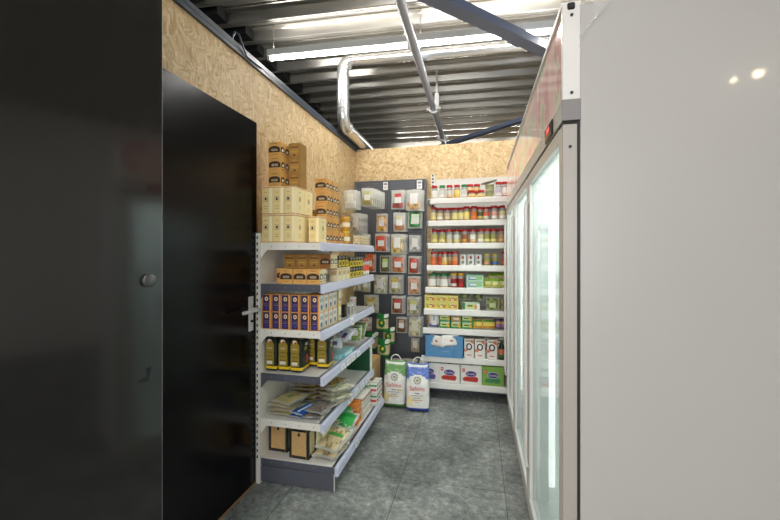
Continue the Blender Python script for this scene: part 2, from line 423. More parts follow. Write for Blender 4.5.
# ------------------------------------------------------------------ the room
XW, YB, ZW, ZC = -1.33, 4.05, 2.53, 3.35
struct('floor', MB().box(-4, 6, -4.2, 8, -0.05, 0, M['floor']))
struct('wall_left', MB().box(XW - 0.04, XW, -4.0, YB, 0, ZW, M['osb']))
struct('wall_back', MB().box(XW - 0.04, 4.5, YB, YB + 0.04, 0, ZW, M['osb']))
struct('wall_outer_left', MB().box(-4.1, -4, -4.2, 8, 0, 3.6, M['dark_wall']))
struct('wall_outer_back', MB().box(-4, 6, 8, 8.1, 0, 3.6, M['dark_wall']))
struct('wall_right', MB().box(4.5, 4.6, -4.0, YB, 0, 3.6, mat('white_painted_wall', s2l(236, 236, 234), 0.8, var=0.03)))
mb = MB()
for a in ((-4, -1.2, 0, 3.6), (1.44, 6, 0, 3.6), (-1.2, 1.44, 0, 0.5), (-1.2, 1.44, 2.85, 3.6)):
    mb.box(a[0], a[1], -4.2, -4.05, a[2], a[3], M['plaster'])
struct('wall_front', mb)
mb = MB()
for xx in (-1.2, -0.35, 0.51, 1.36): mb.box(xx, xx + 0.08, -4.18, -4.08, 0.5, 2.85, M['black'])
for zz in (0.5, 2.77): mb.box(-1.2, 1.44, -4.18, -4.08, zz, zz + 0.08, M['black'])
struct('added_window_1', mb)  # unseen window frame, added to go with the fill light
mb = MB(); pitch = 0.287; k0 = -14
y0 = 3.62 - 60 * pitch
prof = []
yy = -4.2
while yy < 8.0:      # trapezoidal roof deck: narrow bottom flange, sloping webs, wide top flange
    prof += [(yy + 0.004, ZC), (yy + 0.049, ZC), (yy + 0.059, ZC + 0.007), (yy + 0.085, ZC + 0.068), (yy + 0.095, ZC + 0.075), (yy + pitch - 0.041, ZC + 0.075), (yy + pitch - 0.031, ZC + 0.068), (yy + pitch - 0.006, ZC + 0.007)]
    yy += pitch
vs = []; fs = []
for (py_, pz_) in prof:
    vs += [(-4, py_, pz_), (6, py_, pz_)]
for i in range(len(prof) - 1): fs.append([2 * i, 2 * i + 1, 2 * i + 3, 2 * i + 2])
mb.add(vs, fs, M['deck'])
b = len(mb.v)
# back sheet closes the deck from above
mb.box(-4, 6, -4.2, 8, ZC + 0.08, ZC + 0.11, M['deck'])
# stiffening beads and screw heads along the flanges
yy = -4.2
while yy < 7.6:
    mb.box(-4, 6, yy + 0.022, yy + 0.030, ZC - 0.004, ZC - 0.0005, M['deck'])
    mb.box(-4, 6, yy + 0.185, yy + 0.197, ZC + 0.066, ZC + 0.0735, M['deck'])
    yy += pitch
ceil = struct('ceiling', mb); ceil.rotation_euler = (0, 0, DECK)
mb = MB(); yy = -4.2; rnd = random.Random(4); i = 0
while yy < 7.6:      # black foam closing the flutes over the partition
    e = -1.84 - rnd.random() * 0.10
    mb.box(-3.9, e, yy + 0.107, yy + pitch - 0.049, ZC - 0.02, ZC + 0.07, M['black'])
    yy += pitch
struct('trim_2', mb).rotation_euler = (0, 0, DECK)
mb = MB().box(-1.375, -1.312, -4.0, YB, ZW, ZW + 0.028, M['trim']).box(-1.33, -1.314, -4.0, YB, ZW - 0.022, ZW, M['trim'])
struct('trim_1', mb)
path = [(-1.32, on_x(232, -1.32), ZW + 0.03), (-1.31, on_x(235, -1.31), ZW + 0.075), (-1.30, on_x(239, -1.30), ZW + 0.07), (-1.30, on_x(243, -1.30), ZW + 0.02), (-1.305, on_x(247, -1.305), ZW - 0.01), (-1.309, on_x(262, -1.309), ZW + 0.0)]
tag(MB().tube(path, 0.006, M['trim'], 8).build('cable', origin=path[0]), 'thin dark cable looped over the top edge of the chipboard wall', 'cable')

# closed black door in the left wall
mb = MB().box(-1.329, -1.302, 1.12, 2.054, 0.006, 2.165, M['black_door'])
mb.box(-1.332, -1.296, 1.12, 2.058, 0.0, 0.010, M['edge_wood'])
d1 = struct('door_1', mb, (-1.315, 1.6, 0))
hy = on_x(250.5, -1.30)
mb = MB().bbox(-1.3015, -1.294, hy - 0.021, hy + 0.021, h_at(-1.3, hy, 331), h_at(-1.3, hy, 296.5), M['steel'], 0.002)
mb.build('handle_plate', d1)
hz = h_at(-1.3, hy, 309)
MB().tube([(-1.294, hy, hz), (-1.245, hy, hz), (-1.24, hy - 0.008, hz), (-1.24, hy - 0.06, hz)], 0.0095, M['steel'], 10).build('door_handle', d1)
MB().tube([(-1.24, on_x(243.5, -1.24), hz), (-1.24, on_x(258, -1.24), hz)], 0.010, M['steel'], 10).build('lever', d1)
MB().lathe([(0.009, -0.006), (0.009, 0.006)], (-1.29, hy, hz - 0.07), M['black'], 12).build('keyhole', d1)

# tall black door leaf standing open in the foreground
E = Vector((-1.12, 1.16, 0)); du = Vector((-0.2824, -0.9593, 0)); nn = Vector((0.9593, -0.2824, 0))
def leaf(s, o, z): return E + du * s + nn * o + Vector((0, 0, z))
def lbox(mb, s0, s1, o0, o1, z0, z1, m):
    vs = [leaf(s, o, z) for z in (z0, z1) for s, o in ((s0, o0), (s1, o0), (s1, o1), (s0, o1))]
    return mb.add(vs, [(0,1,2,3),(7,6,5,4),(0,4,5,1),(1,5,6,2),(2,6,7,3),(3,7,4,0)], m)
d2 = struct('door_2', lbox(MB(), 0, 0.60, -0.038, 0, 0.008, 2.50, M['black_gloss']), tuple(E))
edge = lbox(MB(), -0.0015, 0.0, -0.036, -0.001, 0.01, 2.5, M['steel']); edge.build('edge_strip', d2)
def on_leaf(px, py):
    d = ray(px, py); t = E.dot(nn) / d.dot(nn); return Vector((0, 0, CAM_H)) + d * t
k = on_leaf(148, 280.5)
mb = MB(); vs = []; seg = 20
for (r_, o_) in ((0.0225, 0.0), (0.0225, 0.012), (0.018, 0.016)):
    for q in range(seg):
        a = 2 * math.pi * q / seg; vs.append(k + nn * o_ + du * (r_ * math.cos(a)) + Z * (r_ * math.sin(a)))
fs = [[i * seg + q, i * seg + (q + 1) % seg, (i + 1) * seg + (q + 1) % seg, (i + 1) * seg + q] for i in range(2) for q in range(seg)] + [[2 * seg + q for q in range(seg)]]
mb.add(vs, fs, mat('dark_knob', s2l(92, 92, 94), 0.4, 0.7), True); mb.build('knob', d2)
k = on_leaf(145, 375)
MB().poly(k, -du, Z, [(-0.022, -0.022), (0.012, -0.022), (0.022, 0.024), (0.004, 0.022), (0.008, -0.006), (-0.022, -0.014)], M['black'], 0.0008).build('scraped_mark', d2)

# ------------------------------------------------------------------ roof steel, duct, lamps
def bar(name, a, b, w_, h_, m, label, cat):
    a, b = Vector(a), Vector(b); d = (b - a).normalized(); s_ = d.cross(Z).normalized(); t = s_.cross(d)
    vs = [p + s_ * (i * w_ / 2) + t * (j * h_ / 2) for p in (a, b) for i, j in ((-1, -1), (1, -1), (1, 1), (-1, 1))]
    mb = MB().add(vs, [(0,1,2,3),(7,6,5,4),(0,4,5,1),(1,5,6,2),(2,6,7,3),(3,7,4,0)], m)
    return mb, a, s_
def plane_z(px, py, z):
    d = ray(px, py); t = (z - CAM_H) / d.z; return Vector((d.x * t, d.y * t, z))
A = plane_z(441, 0, 3.0); B = plane_z(548, 51, 3.0); dd = (B - A)
a0, b0 = A - dd * 1.6, B + dd * 1.8
mb, _, _ = bar('b', a0, b0, 0.10, 0.06, M['beam'], '', '')
r1 = tag(mb.build('roof_brace', origin=a0), 'thick blue-grey steel brace crossing under the ceiling towards the cooler', 'beam')
J = plane_z(515, 36, 3.0); mb, _, _ = bar('b', J - dd * 0.015, J + dd * 0.09, 0.108, 0.066, M['beam'], '', ''); mb.build('splice_sleeve', r1)
A = plane_z(442, 146, 3.0); B = plane_z(524, 119, 3.0); dd = B - A
mb, _, _ = bar('b', A - dd * 1.2, B + dd * 1.5, 0.075, 0.05, M['beam'], '', '')
tag(mb.build('roof_brace', origin=A), 'thin blue-grey steel brace seen low above the back chipboard wall', 'beam')
px_ = plane_z(400, 0, 2.95).x
pp = tag(MB().tube([(px_, -3.9, 2.95), (px_, 5.6, 2.95)], 0.032, M['pipe'], 14).build('ceiling_pipe', origin=(px_, 0, 2.95)), 'long pale grey round pipe running under the ceiling to the back wall', 'pipe')
for py_ in (109, 138):
    yy = plane_z(400, py_, 2.95).y; yy = (2.95 - CAM_H) * F_PX / (HY - py_); yy = (yy + px_ * SY) / CY
    mb = MB().tube([(px_, yy - 0.02, 2.95), (px_, yy + 0.02, 2.95)], 0.052, M['lampbox'], 14)
    mb.box(px_ - 0.075, px_ + 0.075, yy - 0.012, yy + 0.012, 2.94, 2.962, M['lampbox']); mb.build('clamp', pp)
yy = 4.1
MB().box(px_ + 0.03, px_ + 0.046, yy, yy + 0.012, 2.95, ZC, M['lampbox']).box(px_ + 0.02, px_ + 0.06, yy - 0.01, yy + 0.03, 2.93, 3.10, M['lampbox']).build('hanger', pp)

# spiral duct: runs along the ceiling, drops beside the left wall, turns over the back wall
DX, DY = -1.246, 3.41
mb = MB(); path = []
def arc(c, a, b, r, n=8):    # quarter bend from direction -a to b around centre c
    return [Vector(c) + Vector(a) * (r * math.cos(R(90 * k / n))) + Vector(b) * (r * math.sin(R(90 * k / n))) for k in range(n + 1)]
rb = 0.10
path += [Vector((2.6, DY + 0.19, 3.2)), Vector((-0.9, DY + 0.017, 3.2))]
path += arc((DX + rb, DY, 3.2 - rb), (0, 0, 1), (-1, 0, 0), rb)
zl = 2.595
path += arc((DX, DY + rb, zl + rb), (0, -1, 0), (0, 0, -1), rb)
path += [Vector((DX, 5.6, zl))]
mb.tube(path, 0.058, M['duct'], 20)
du_o = tag(mb.build('air_duct', origin=(DX, DY, 2.6)), 'shiny silver round air duct dropping from the ceiling in the back left corner', 'duct')
for zz in (3.0, 2.9, 2.8):
    MB().tube([(DX, DY, zz), (DX, DY, zz + 0.006)], 0.0595, M['duct'], 20).build('seam_ring', du_o)
for (a_, b_) in (((DX, DY, 2.745), (DX, DY, 2.765)), ((DX, DY + 0.12, zl), (DX, DY + 0.14, zl)), ((DX + 0.12, DY, 3.2), (DX + 0.14, DY, 3.2))):
    MB().tube([a_, b_], 0.062, M['duct'], 20).build('joint_collar', du_o)

tl_pos = ['with its left end over the chipboard wall, in front of the silver duct', 'second from the left over the aisle, crossing behind the round pipe', 'third from the left, over the cooler', 'fourth from the left, beyond the cooler',
          'added unseen as fill, just behind the photographer on the left', 'added unseen as fill, near the front wall on the left', 'left of two added unseen beyond the back wall as fill', 'right of two added unseen beyond the back wall as fill']
for i, (tx, ty, tl, tp) in enumerate(TUBES):
    def bl(tl=tl):
        r = MB().bbox(-tl / 2, tl / 2, -0.032, 0.032, 0.0, 0.06, M['lampbox'], 0.004).build('tube_lamp')
        MB().tube([(-tl / 2 + 0.03, 0, -0.016), (tl / 2 - 0.03, 0, -0.016)], 0.014, M['lamp'], 12).build('fluorescent_tube', r)
        for sx in (-1, 1):
            MB().bbox(sx * (tl / 2 - 0.015) - 0.014, sx * (tl / 2 - 0.015) + 0.014, -0.02, 0.02, -0.036, 0.0, M['lampbox'], 0.003).build('tube_holder', r)
            MB().box(sx * tl * 0.46 - 0.003, sx * tl * 0.46 + 0.003, -0.003, 0.003, 0.06, ZC - TUBE_Z + 0.076, M['deck']).build('hanger', r)
        return r
    place('tube%.2f' % tl, bl, (tx, ty, TUBE_Z), DECK, 'fluorescent lamp, ' + tl_pos[i], 'lamp', 'fluorescent lamps under the ceiling')
# two warm spots behind the photographer, mirrored in the cooler's side
for i, (sx, sy) in enumerate(((758, 68), (733, 75))):
    d = ray(sx, sy); t = 1.24 / d.y; P = Vector((0, 0, CAM_H)) + d * t
    q = (3.0 - P.z) / d.z; S = Vector((P.x + d.x * q, P.y - d.y * q, 3.0))
    rad = 0.036 if i == 0 else 0.024
    o = MB().tube([(0, 0, ZC - 3.0), (0, 0, 0.05)], 0.01, M['black'], 8).lathe([(0.03, 0.05), (0.07, 0.0), (0.065, -0.02)], (0, 0, 0), M['black'], 16).build('spot_lamp')
    MB().lathe([(0.001, -rad), (rad * 0.7, -rad * 0.7), (rad, 0), (rad * 0.7, rad * 0.4)], (0, 0, -0.045), M['bulb'], 12).build('bulb', o)
    o.location = S
    tag(o, ('larger' if i == 0 else 'smaller') + ' warm spot lamp behind the photographer, mirrored high in the grey cooler side', 'lamp', 'warm spot lamps')

# ------------------------------------------------------------------ glass-door display cooler
FX, FY0, FY1, FB, FT = 0.25, 1.24, 3.55, 1.10, 2.126
fr = empty('display_cooler', (0.7, 2.4, 0))
tag(fr, 'tall grey display cooler with three glass doors along the right side of the aisle', 'cooler')
mb = MB()
mb.bbox(0.299, FB, FY0 - 0.002, FY0 + 0.04, 0.0, FT, M['cooler_grey'], 0.002)
mb.box(0.299, FB, FY1 - 0.04, FY1, 0.0, FT, M['cooler_grey'])
mb.box(FB - 0.03, FB, FY0 + 0.04, FY1 - 0.04, 0.0, FT, M['cooler_grey'])
mb.box(0.299, FB - 0.03, FY0 + 0.04, FY1 - 0.04, FT - 0.03, FT, M['cooler_grey'])
mb.build('cabinet', fr)
mb = MB()     # bright inner lining
mb.box(0.33, 1.069, FY0 + 0.041, FY0 + 0.055, 0.12, 1.80, M['liner']).box(0.33, 1.069, FY1 - 0.055, FY1 - 0.041, 0.12, 1.80, M['liner'])
mb.box(1.05, 1.069, FY0 + 0.055, FY1 - 0.055, 0.12, 1.80, M['liner']).box(0.30, 1.05, FY0 + 0.041, FY1 - 0.041, 0.10, 0.12, M['liner'])
mb.box(0.30, 1.069, FY0 + 0.041, FY1 - 0.041, 1.80, 1.82, M['liner'])
mb.build('inner_lining', fr)
MB().bbox(FX + 0.012, 0.298, FY0 + 0.004, FY1 - 0.004, 0.0, 0.095, M['cooler_frame'], 0.003).build('kick_panel', fr)
mb = MB().box(FX + 0.004, 0.297, FY0 + 0.012, FY1 - 0.01, 1.852, FT - 0.004, M['sign'])
hd = mb.build('banner', fr)
MB().bbox(FX - 0.002, 0.299, FY0 - 0.004, FY0 + 0.012, 1.842, FT, M['cooler_white'], 0.002).build('banner_end_cap', fr)
for zz in (1.862, 2.095):
    MB().tube([(0.274, FY0 - 0.0045, zz), (0.274, FY0 - 0.008, zz)], 0.0045, M['gasket'], 10).build('screw', fr)
mb = MB().box(FX - 0.004, 0.30, FY0, FY1, FT - 0.004, FT + 0.012, M['cooler_frame']); mb.build('top_rail', fr)
MB().bbox(FX + 0.012, 0.283, FY0 - 0.010, FY0 + 0.03, FT - 0.014, FT + 0.006, M['gasket'], 0.003).build('corner_bracket', fr)
MB().box(FX, 0.298, FY0, FY1, 1.785, 1.842, M['cooler_frame']).box(FX - 0.003, 0.299, FY0 - 0.005, FY0, 1.780, 1.842, M['cooler_block']).build('fascia', fr)
MB().box(FX + 0.006, 0.296, FY0 + 0.004, FY1 - 0.004, 1.772, 1.785, M['gasket']).box(0.291, 0.298, FY0 + 0.001, FY0 + 0.004, 0.02, 1.785, M['gasket']).build('door_gasket', fr)
ct = MB().bbox(FX - 0.006, FX + 0.002, 1.385, 1.525, 1.787, 1.838, mat('controller_black', (0.02, 0.025, 0.022), 0.25), 0.003).build('temperature_controller', fr)
MB().quad((FX - 0.006, 1.455, 1.818), -Y, Z, 0.055, 0.020, mat('red_digits', (0.5, 0.02, 0.02), 0.4, emit=(1, 0.1, 0.08), estr=0.6), 0.001).build('red_display', ct)
MB().quad((FX - 0.006, 1.455, 1.798), -Y, Z, 0.09, 0.008, mat('orange_strip', s2l(190, 120, 50), 0.4), 0.001).build('button_strip', ct)
DOORS = [(1.243, 2.06), (2.066, 2.84), (2.846, 3.545)]
for (ya, yb) in DOORS:
    sw = 0.052; z0, z1 = 0.10, 1.770
    mb = MB()
    mb.bbox(FX, 0.290, ya, ya + sw, z0, z1, M['cooler_frame'], 0.003).bbox(FX, 0.290, yb - sw, yb, z0, z1, M['cooler_frame'], 0.003)
    mb.box(FX, 0.290, ya + sw, yb - sw, z0, z0 + 0.05, M['cooler_frame']).box(FX, 0.290, ya + sw, yb - sw, z1 - 0.045, z1, M['cooler_frame'])
    dr = mb.build('glass_door', fr)
    g = MB().box(0.266, 0.274, ya + sw, yb - sw, z0 + 0.05, z1 - 0.045, M['glass']).build('glass_pane', dr)
    # rounded pull along the far stile
    MB().tube([(FX - 0.008, yb - 0.026, 0.30), (FX - 0.014, yb - 0.026, 0.34), (FX - 0.014, yb - 0.026, 1.60), (FX - 0.008, yb - 0.026, 1.64)], 0.010, M['cooler_frame'], 10).build('door_handle', dr)
MB().box(0.2905, 0.299, FY0 + 0.003, FY0 + 0.03, 0.0, 1.77, M['gasket']).build('side_gap_seal', fr)
mb = MB().bbox(FX - 0.0006, 0.2895, FY0 - 0.004, FY0 + 0.0025, 0.10, 1.768, mat('warm_grey_trim', s2l(172, 167, 162), 0.35), 0.001)
mb.tube([(0.270, FY0 - 0.004, 1.70), (0.270, FY0 - 0.007, 1.70)], 0.0045, M['gasket'], 10)
mb.build('door_edge_trim', fr)
for yy in (1.32, 2.063, 2.843, 3.47):
    MB().box(0.31, 0.35, yy - 0.012, yy + 0.012, 0.125, 1.79, M['liner']).tube([(0.362, yy, 0.2), (0.362, yy, 1.73)], 0.019, M['led'], 8).build('light_strip', fr)
for zi, zz in enumerate((0.42, 0.72, 1.02, 1.30, 1.55)):
    for (ya, yb) in DOORS:
        mb = MB(); a_, b_ = ya + 0.06, yb - 0.04
        for k in range(15):
            q = a_ + (b_ - a_) * k / 14; mb.box(0.40, 1.03, q - 0.0025, q + 0.0025, zz, zz + 0.005, M['wire'])
        for xx in (0.40, 0.70, 1.02): mb.box(xx - 0.004, xx + 0.004, a_, b_, zz - 0.008, zz, M['wire'])
        mb.box(0.396, 0.401, a_, b_, zz - 0.02, zz + 0.03, M['wire']); mb.build('wire_shelf', fr)
for (ya, yb) in DOORS:      # light the cooler throws on its own shelves
    area('cooler_light', (0.6, (ya + yb) / 2, 1.795), (0, 0, 0), 0.4, 0.55, 6.5, (0.92, 1.0, 0.98))
# film peeling from the top corner of the side panel
mb = MB(); vs = []; n = 10; m_ = 8
for i in range(n + 1):
    for j in range(m_ + 1):
        u_, v_ = i / n, j / m_
        x = 0.305 + 0.075 * (1 - v_) * (0.35 + u_ * 0.65) + 0.01 * math.sin(5 * v_)
        zz = FT + 0.004 - 0.14 * v_ * (1 - 0.3 * u_)
        y_ = FY0 - 0.004 - 0.035 * (u_ ** 2) * (1 - v_) - 0.006 * math.sin(9 * v_ + 4 * u_) ** 2
        vs.append((x, y_, zz))
fs = [[i * (m_ + 1) + j, (i + 1) * (m_ + 1) + j, (i + 1) * (m_ + 1) + j + 1, i * (m_ + 1) + j + 1] for i in range(n) for j in range(m_)]
mb.add(vs, fs, M['film'], True); mb.build('protective_film', fr)

# ------------------------------------------------------------------ white gondola rack at the left wall
LX, LY0, LY1 = -1.285, 2.05, 3.13
rk = empty('gondola_rack', (-1.28, 2.6, 0))
tag(rk, 'white metal shelf rack standing against the left chipboard wall behind the black door', 'shelf rack')
for yy in (LY0 - 0.012, LY1 - 0.012):
    mb = MB().box(-1.329, -1.296, yy, yy + 0.026, 0.0, 1.505, M['dark_grey']).box(-1.296, -1.272, yy, yy + 0.026, 0.0, 1.50, M['white_enamel'])
    for k in range(36): mb.quad((-1.288, yy, 0.16 + k * 0.0375), X, Z, 0.009, 0.017, M['black'], 0.0008)
    mb.build('upright', rk)
MB().box(-1.284, -1.274, LY0 + 0.014, LY1 - 0.012, 0.10, 1.495, M['white_enamel']).build('back_panel', rk)
def left_shelf(z, xf, dark, base=False):
    """z = top of the plate, xf = front edge"""
    ms = M['dark_grey'] if dark else M['white_enamel']
    mb = MB().box(-1.273, xf - 0.012, LY0 + 0.003, LY1 - 0.003, z - 0.006, z, M['shelf_white'])
    mb.box(xf - 0.03, xf - 0.012, LY0 + 0.003, LY1 - 0.003, z - 0.045, z, M['white_enamel'])
    sh = mb.build('shelf', rk)
    d = 0.042
    for yy in (LY0, LY1 - 0.003):
        mb = MB()
        pts = [(-1.296, z + 0.012), (-1.285, z + 0.016), (-1.272, z), (xf - 0.014, z), (xf - 0.014, z - d), (-1.23, z - d), (-1.25, z - d - 0.022), (-1.272, z - d - 0.05), (-1.296, z - d - 0.03)]
        if base: pts = [(-1.296, z - 0.004), (xf - 0.014, z - 0.004), (xf - 0.014, z - d), (-1.296, z - d)]
        mb.prism(pts, 'y', yy, yy + 0.003, ms)
        for k in range(4):
            mb.quad((-1.20 + k * 0.09, yy, z - d / 2), X, Z, 0.006, 0.006, M['cooler_block'], 0.0006)
        mb.build('bracket', sh)
    mb = MB()    # curved ticket rail
    prof_ = [(xf - 0.014, z + 0.004), (xf - 0.004, z + 0.003), (xf + 0.004, z - 0.006), (xf + 0.011, z - 0.042), (xf + 0.008, z - 0.050), (xf - 0.014, z - 0.050)]
    mb.prism(prof_, 'y', LY0 - 0.004, LY1 + 0.002, M['rail']); mb.build('price_rail', sh)
    return sh
LS = {}
for key, z, xf, dark, base in (('a', 1.440, -0.872, False, False), ('b', 1.195, -0.872, True, False), ('c', 0.925, -0.872, False, False),
                               ('d', 0.660, -0.872, True, False), ('e', 0.388, -0.872, False, False), ('f', 0.152, -0.785, True, True)):
    LS[key] = (left_shelf(z, xf, dark, base), z, xf)
MB().bbox(-1.296, -0.800, LY0 + 0.001, LY0 + 0.02, 0.008, 0.104, M['dark_grey'], 0.004).build('end_kick_plate', rk)
MB().bbox(-0.985, -0.970, LY0 + 0.02, LY1, 0.008, 0.105, M['dark_grey'], 0.004).build('kick_plate', rk)
MB().box(-0.806, -0.799, LY0 - 0.0005, LY0 + 0.001, 0.008, 0.104, M['steel']).build('corner_edge', rk)
def price_tag(key, y, w_, h_=0.036, lines=True):
    sh, z, xf = LS[key]
    c = Vector((xf + 0.0085, y, z - 0.026)); v = Vector((-0.19, 0, 0.98)).normalized()
    mb = MB().quad(c, Y, v, w_, h_, M['tag'], 0.0012)
    if lines:
        mb.quad(c + v * 0.006, Y, v, w_ * 0.7, 0.003, M['dark_grey'], 0.002).quad(c - v * 0.006, Y, v, w_ * 0.5, 0.006, M['cooler_block'], 0.002)
    mb.build('price_tag', sh)
price_tag('c', on_x(352, -0.865), 0.06, 0.05)
for p in (343, 348.5, 353, 358.5): price_tag('d', on_x(p, -0.865), 0.075)
price_tag('d', on_x(370, -0.865), 0.08)
for p in (350, 357, 362, 367): price_tag('e', on_x(p, -0.865), 0.09)
price_tag('f', on_x(357, -0.778), 0.07)

# ------------------------------------------------------------------ dark grey pegboard on the back wall
PX0, PX1, PZ = -1.325, -0.530, 2.165
pb = empty('pegboard', (-0.93, 4.0, 0))
tag(pb, 'dark grey perforated pegboard hung with spice packets in the back left corner', 'pegboard')
mb = MB().box(PX0, PX1, 4.005, 4.018, 0.02, PZ, M['peg'])
mb.box(PX0, PX0 + 0.02, 3.992, 4.005, 0.02, PZ, M['peg']).box(PX1 - 0.02, PX1, 3.992, 4.005, 0.02, PZ, M['peg']).box(PX0 + 0.02, PX1 - 0.02, 3.995, 4.005, PZ - 0.012, PZ, M['peg'])
mb.box(PX0 + 0.02, PX1 - 0.02, 4.018, 4.049, 0.3, 0.35, M['peg'])
nx, nz = 27, 76
hole = M['black']
for i in range(nx):
    for j in range(nz):
        cx_, cz_ = PX0 + 0.035 + i * 0.0279, 0.06 + j * 0.0275
        mb.quad((cx_, 4.005, cz_), X, Z, 0.0105, 0.0105, hole, 0.0006)
mb.build('perforated_panel', pb)
for c_ in ((385.5, 186, 0.05, 0.085), (419.5, 184.5, 0.055, 0.09)):
    x_ = on_y(c_[0], 3.97); z_ = h_at(x_, 3.97, c_[1])
    mb = MB().box(x_ - c_[2] / 2, x_ + c_[2] / 2, 3.968, 3.971, z_ - c_[3] / 2, z_ + c_[3] / 2, M['tag'])
    mb.quad((x_, 3.968, z_ + 0.02), X, Z, c_[2] * 0.7, 0.02, M['cooler_block']).quad((x_, 3.968, z_ - 0.012), X, Z, c_[2] * 0.6, 0.006, M['dark_grey']).quad((x_, 3.968, z_ - 0.026), X, Z, c_[2] * 0.75, 0.004, M['cooler_block'])
    mb.box(x_ - 0.003, x_ + 0.003, 3.971, 4.004, z_ + 0.02, z_ + 0.026, M['steel'])
    mb.build('price_card', pb)

# ------------------------------------------------------------------ white shelf rack on the back wall
BX0, BX1, BYF, BYB = -0.478, 0.50, 3.61, 3.985
br = empty('jar_rack', (0.0, 3.8, 0))
tag(br, 'white metal shelf rack against the back wall filled with spice jars and boxes', 'shelf rack')
for xx in (BX0 + 0.005, BX1 - 0.035):
    mb = MB().box(xx, xx + 0.03, 3.955, 4.04, 0.0, 2.20, M['white_enamel'])
    for k in range(60): mb.quad((xx + 0.015, 3.955, 0.12 + k * 0.035), X, Z, 0.016, 0.021, M['black'], 0.0008)
    mb.build('upright', br)
MB().box(BX0 + 0.036, BX1 - 0.036, 3.990, 4.002, 0.1, 2.15, mat('back_panel_grey_white', s2l(212, 209, 203), 0.45)).build('back_panel', br)
BZ = [1.895, 1.685, 1.472, 1.262, 1.052, 0.845, 0.665, 0.398, 0.150]
def back_shelf(z, xf0, lip=0.052):
    mb = MB().box(BX0 + 0.004, BX1 - 0.004, BYF + 0.01, 3.953, z - 0.006, z, M['shelf_white'])
    for xx in (BX0, BX1 - 0.003): mb.prism([(BYF + 0.012, z), (3.953, z), (3.953, z - 0.07), (3.90, z - 0.042), (BYF + 0.012, z - 0.040)], 'x', xx, xx + 0.003, M['white_enamel'])
    sh = mb.build('shelf', br)
    pr = [(BYF + 0.012, z + 0.004), (BYF + 0.002, z + 0.003), (BYF - 0.005, z - 0.004), (BYF - 0.010, z - lip + 0.006), (BYF - 0.006, z - lip), (BYF + 0.012, z - lip)]
    MB().prism(pr, 'x', xf0, BX1 + 0.002, M['shelf_white']).build('price_rail', sh)
for i, z in enumerate(BZ): back_shelf(z, on_y((430, 428.5, 428, 427, 425.5, 424, 423, 421.5, 423)[i], BYF))
MB().box(BX0 + 0.02, BX1 - 0.02, BYF + 0.22, BYF + 0.235, 0.0, 0.095, M['dark_grey']).build('kick_plate', br)

# ================================================================== goods: builders (base at the origin, front faces -y)
K = {'w': cm(244, 243, 238), 'cream': cm(243, 228, 190), 'red': cm(178, 40, 34), 'dbrown': cm(62, 38, 22), 'brown': cm(150, 98, 40),
     'orange': cm(222, 168, 92), 'tan': cm(204, 170, 118), 'black': cm(22, 22, 22), 'gold': cm(206, 164, 60), 'green': cm(46, 128, 58),
     'dgreen': cm(12, 68, 34), 'purple': cm(50, 33, 72), 'violet': cm(68, 60, 150), 'blue': cm(44, 74, 176), 'lblue': cm(150, 200, 216),
     'grey': cm(140, 140, 138), 'yellow': cm(232, 206, 66), 'pink': cm(228, 110, 120), 'crate': cm(92, 150, 196), 'pgreen': cm(150, 190, 120)}
FR, SD = (X, Z), (Y, Z)
def deco(mb, face, w_, d_, dx, z, off=0.0):
    return None
def b_coffee(W=0.083, D=0.105, H=0.088, base='orange', side='cream2'):
    def f():
        body = K[base]
        mb = MB().bbox(-W / 2, W / 2, -D / 2, D / 2, 0, H, body, 0.0015)
        c = Vector((0, -D / 2, H * 0.40))
        for (c, u, ww) in ((Vector((0, -D / 2, 0)), X, W), (Vector((W / 2, 0, 0)), Y, D)):
            pts = [(-ww * .46, H * .30), (ww * .46, H * .30), (ww * .46, H * .52)] + [(ww * .46 * math.cos(R(a)), H * .52 + H * .20 * math.sin(R(a))) for a in range(15, 180, 15)] + [(-ww * .46, H * .52)]
            if u is Y:
                mb.quad(c + Z * (H * .5), u, Z, ww * .96, H * .96, cm(232, 214, 170) if side == 'cream2' else body, 0.0003)
                for q in (-.26, .26):
                    p2 = [(q * ww + p[0] * .46, p[1] * 0.95 + H * 0.02) for p in pts]; mb.poly(c, u, Z, p2, cm(120, 112, 96) if side == 'cream2' else K['dbrown'], 0.0006)
                    mb.ell(c + u * (q * ww) + Z * (H * .46), u, Z, ww * .11, H * .10, K['w'], 0.0010, 10)
                    mb.quad(c + u * (q * ww) + Z * (H * .17), u, Z, ww * .3, H * .05, K['brown'], 0.0006)
            else:
                mb.poly(c, u, Z, pts, K['dbrown'], 0.0006)
                mb.text('4000', c + Z * (H * .46), u, Z, H * .17, K['cream'], 0.0012, ww * .62)
                mb.text('COFFEE', c + Z * (H * .17), u, Z, H * .08, K['brown'], 0.0008, ww * .5)
                mb.quad(c + Z * (H * .88), u, Z, ww * .5, H * .04, K['brown'], 0.0006)
        return mb.build('coffee_box')
    return f
def b_brown(W=0.082, D=0.105, H=0.088):
    def f():
        mb = MB().bbox(-W / 2, W / 2, -D / 2, D / 2, 0, H, cm(160, 118, 56), 0.002)
        c = Vector((0, -D / 2, 0))
        mb.quad(c + Z * H * .72, X, Z, W * .7, H * .12, cm(120, 82, 34)).quad(c + Z * H * .42, X, Z, W * .6, H * .06, K['gold']).quad(c + Z * H * .2, X, Z, W * .25, H * .12, cm(110, 62, 30))
        mb.ell(c + Z * H * .5, X, Z, W * .40, H * .42, cm(176, 134, 66), 0.0003)
        return mb.build('coffee_box')
    return f
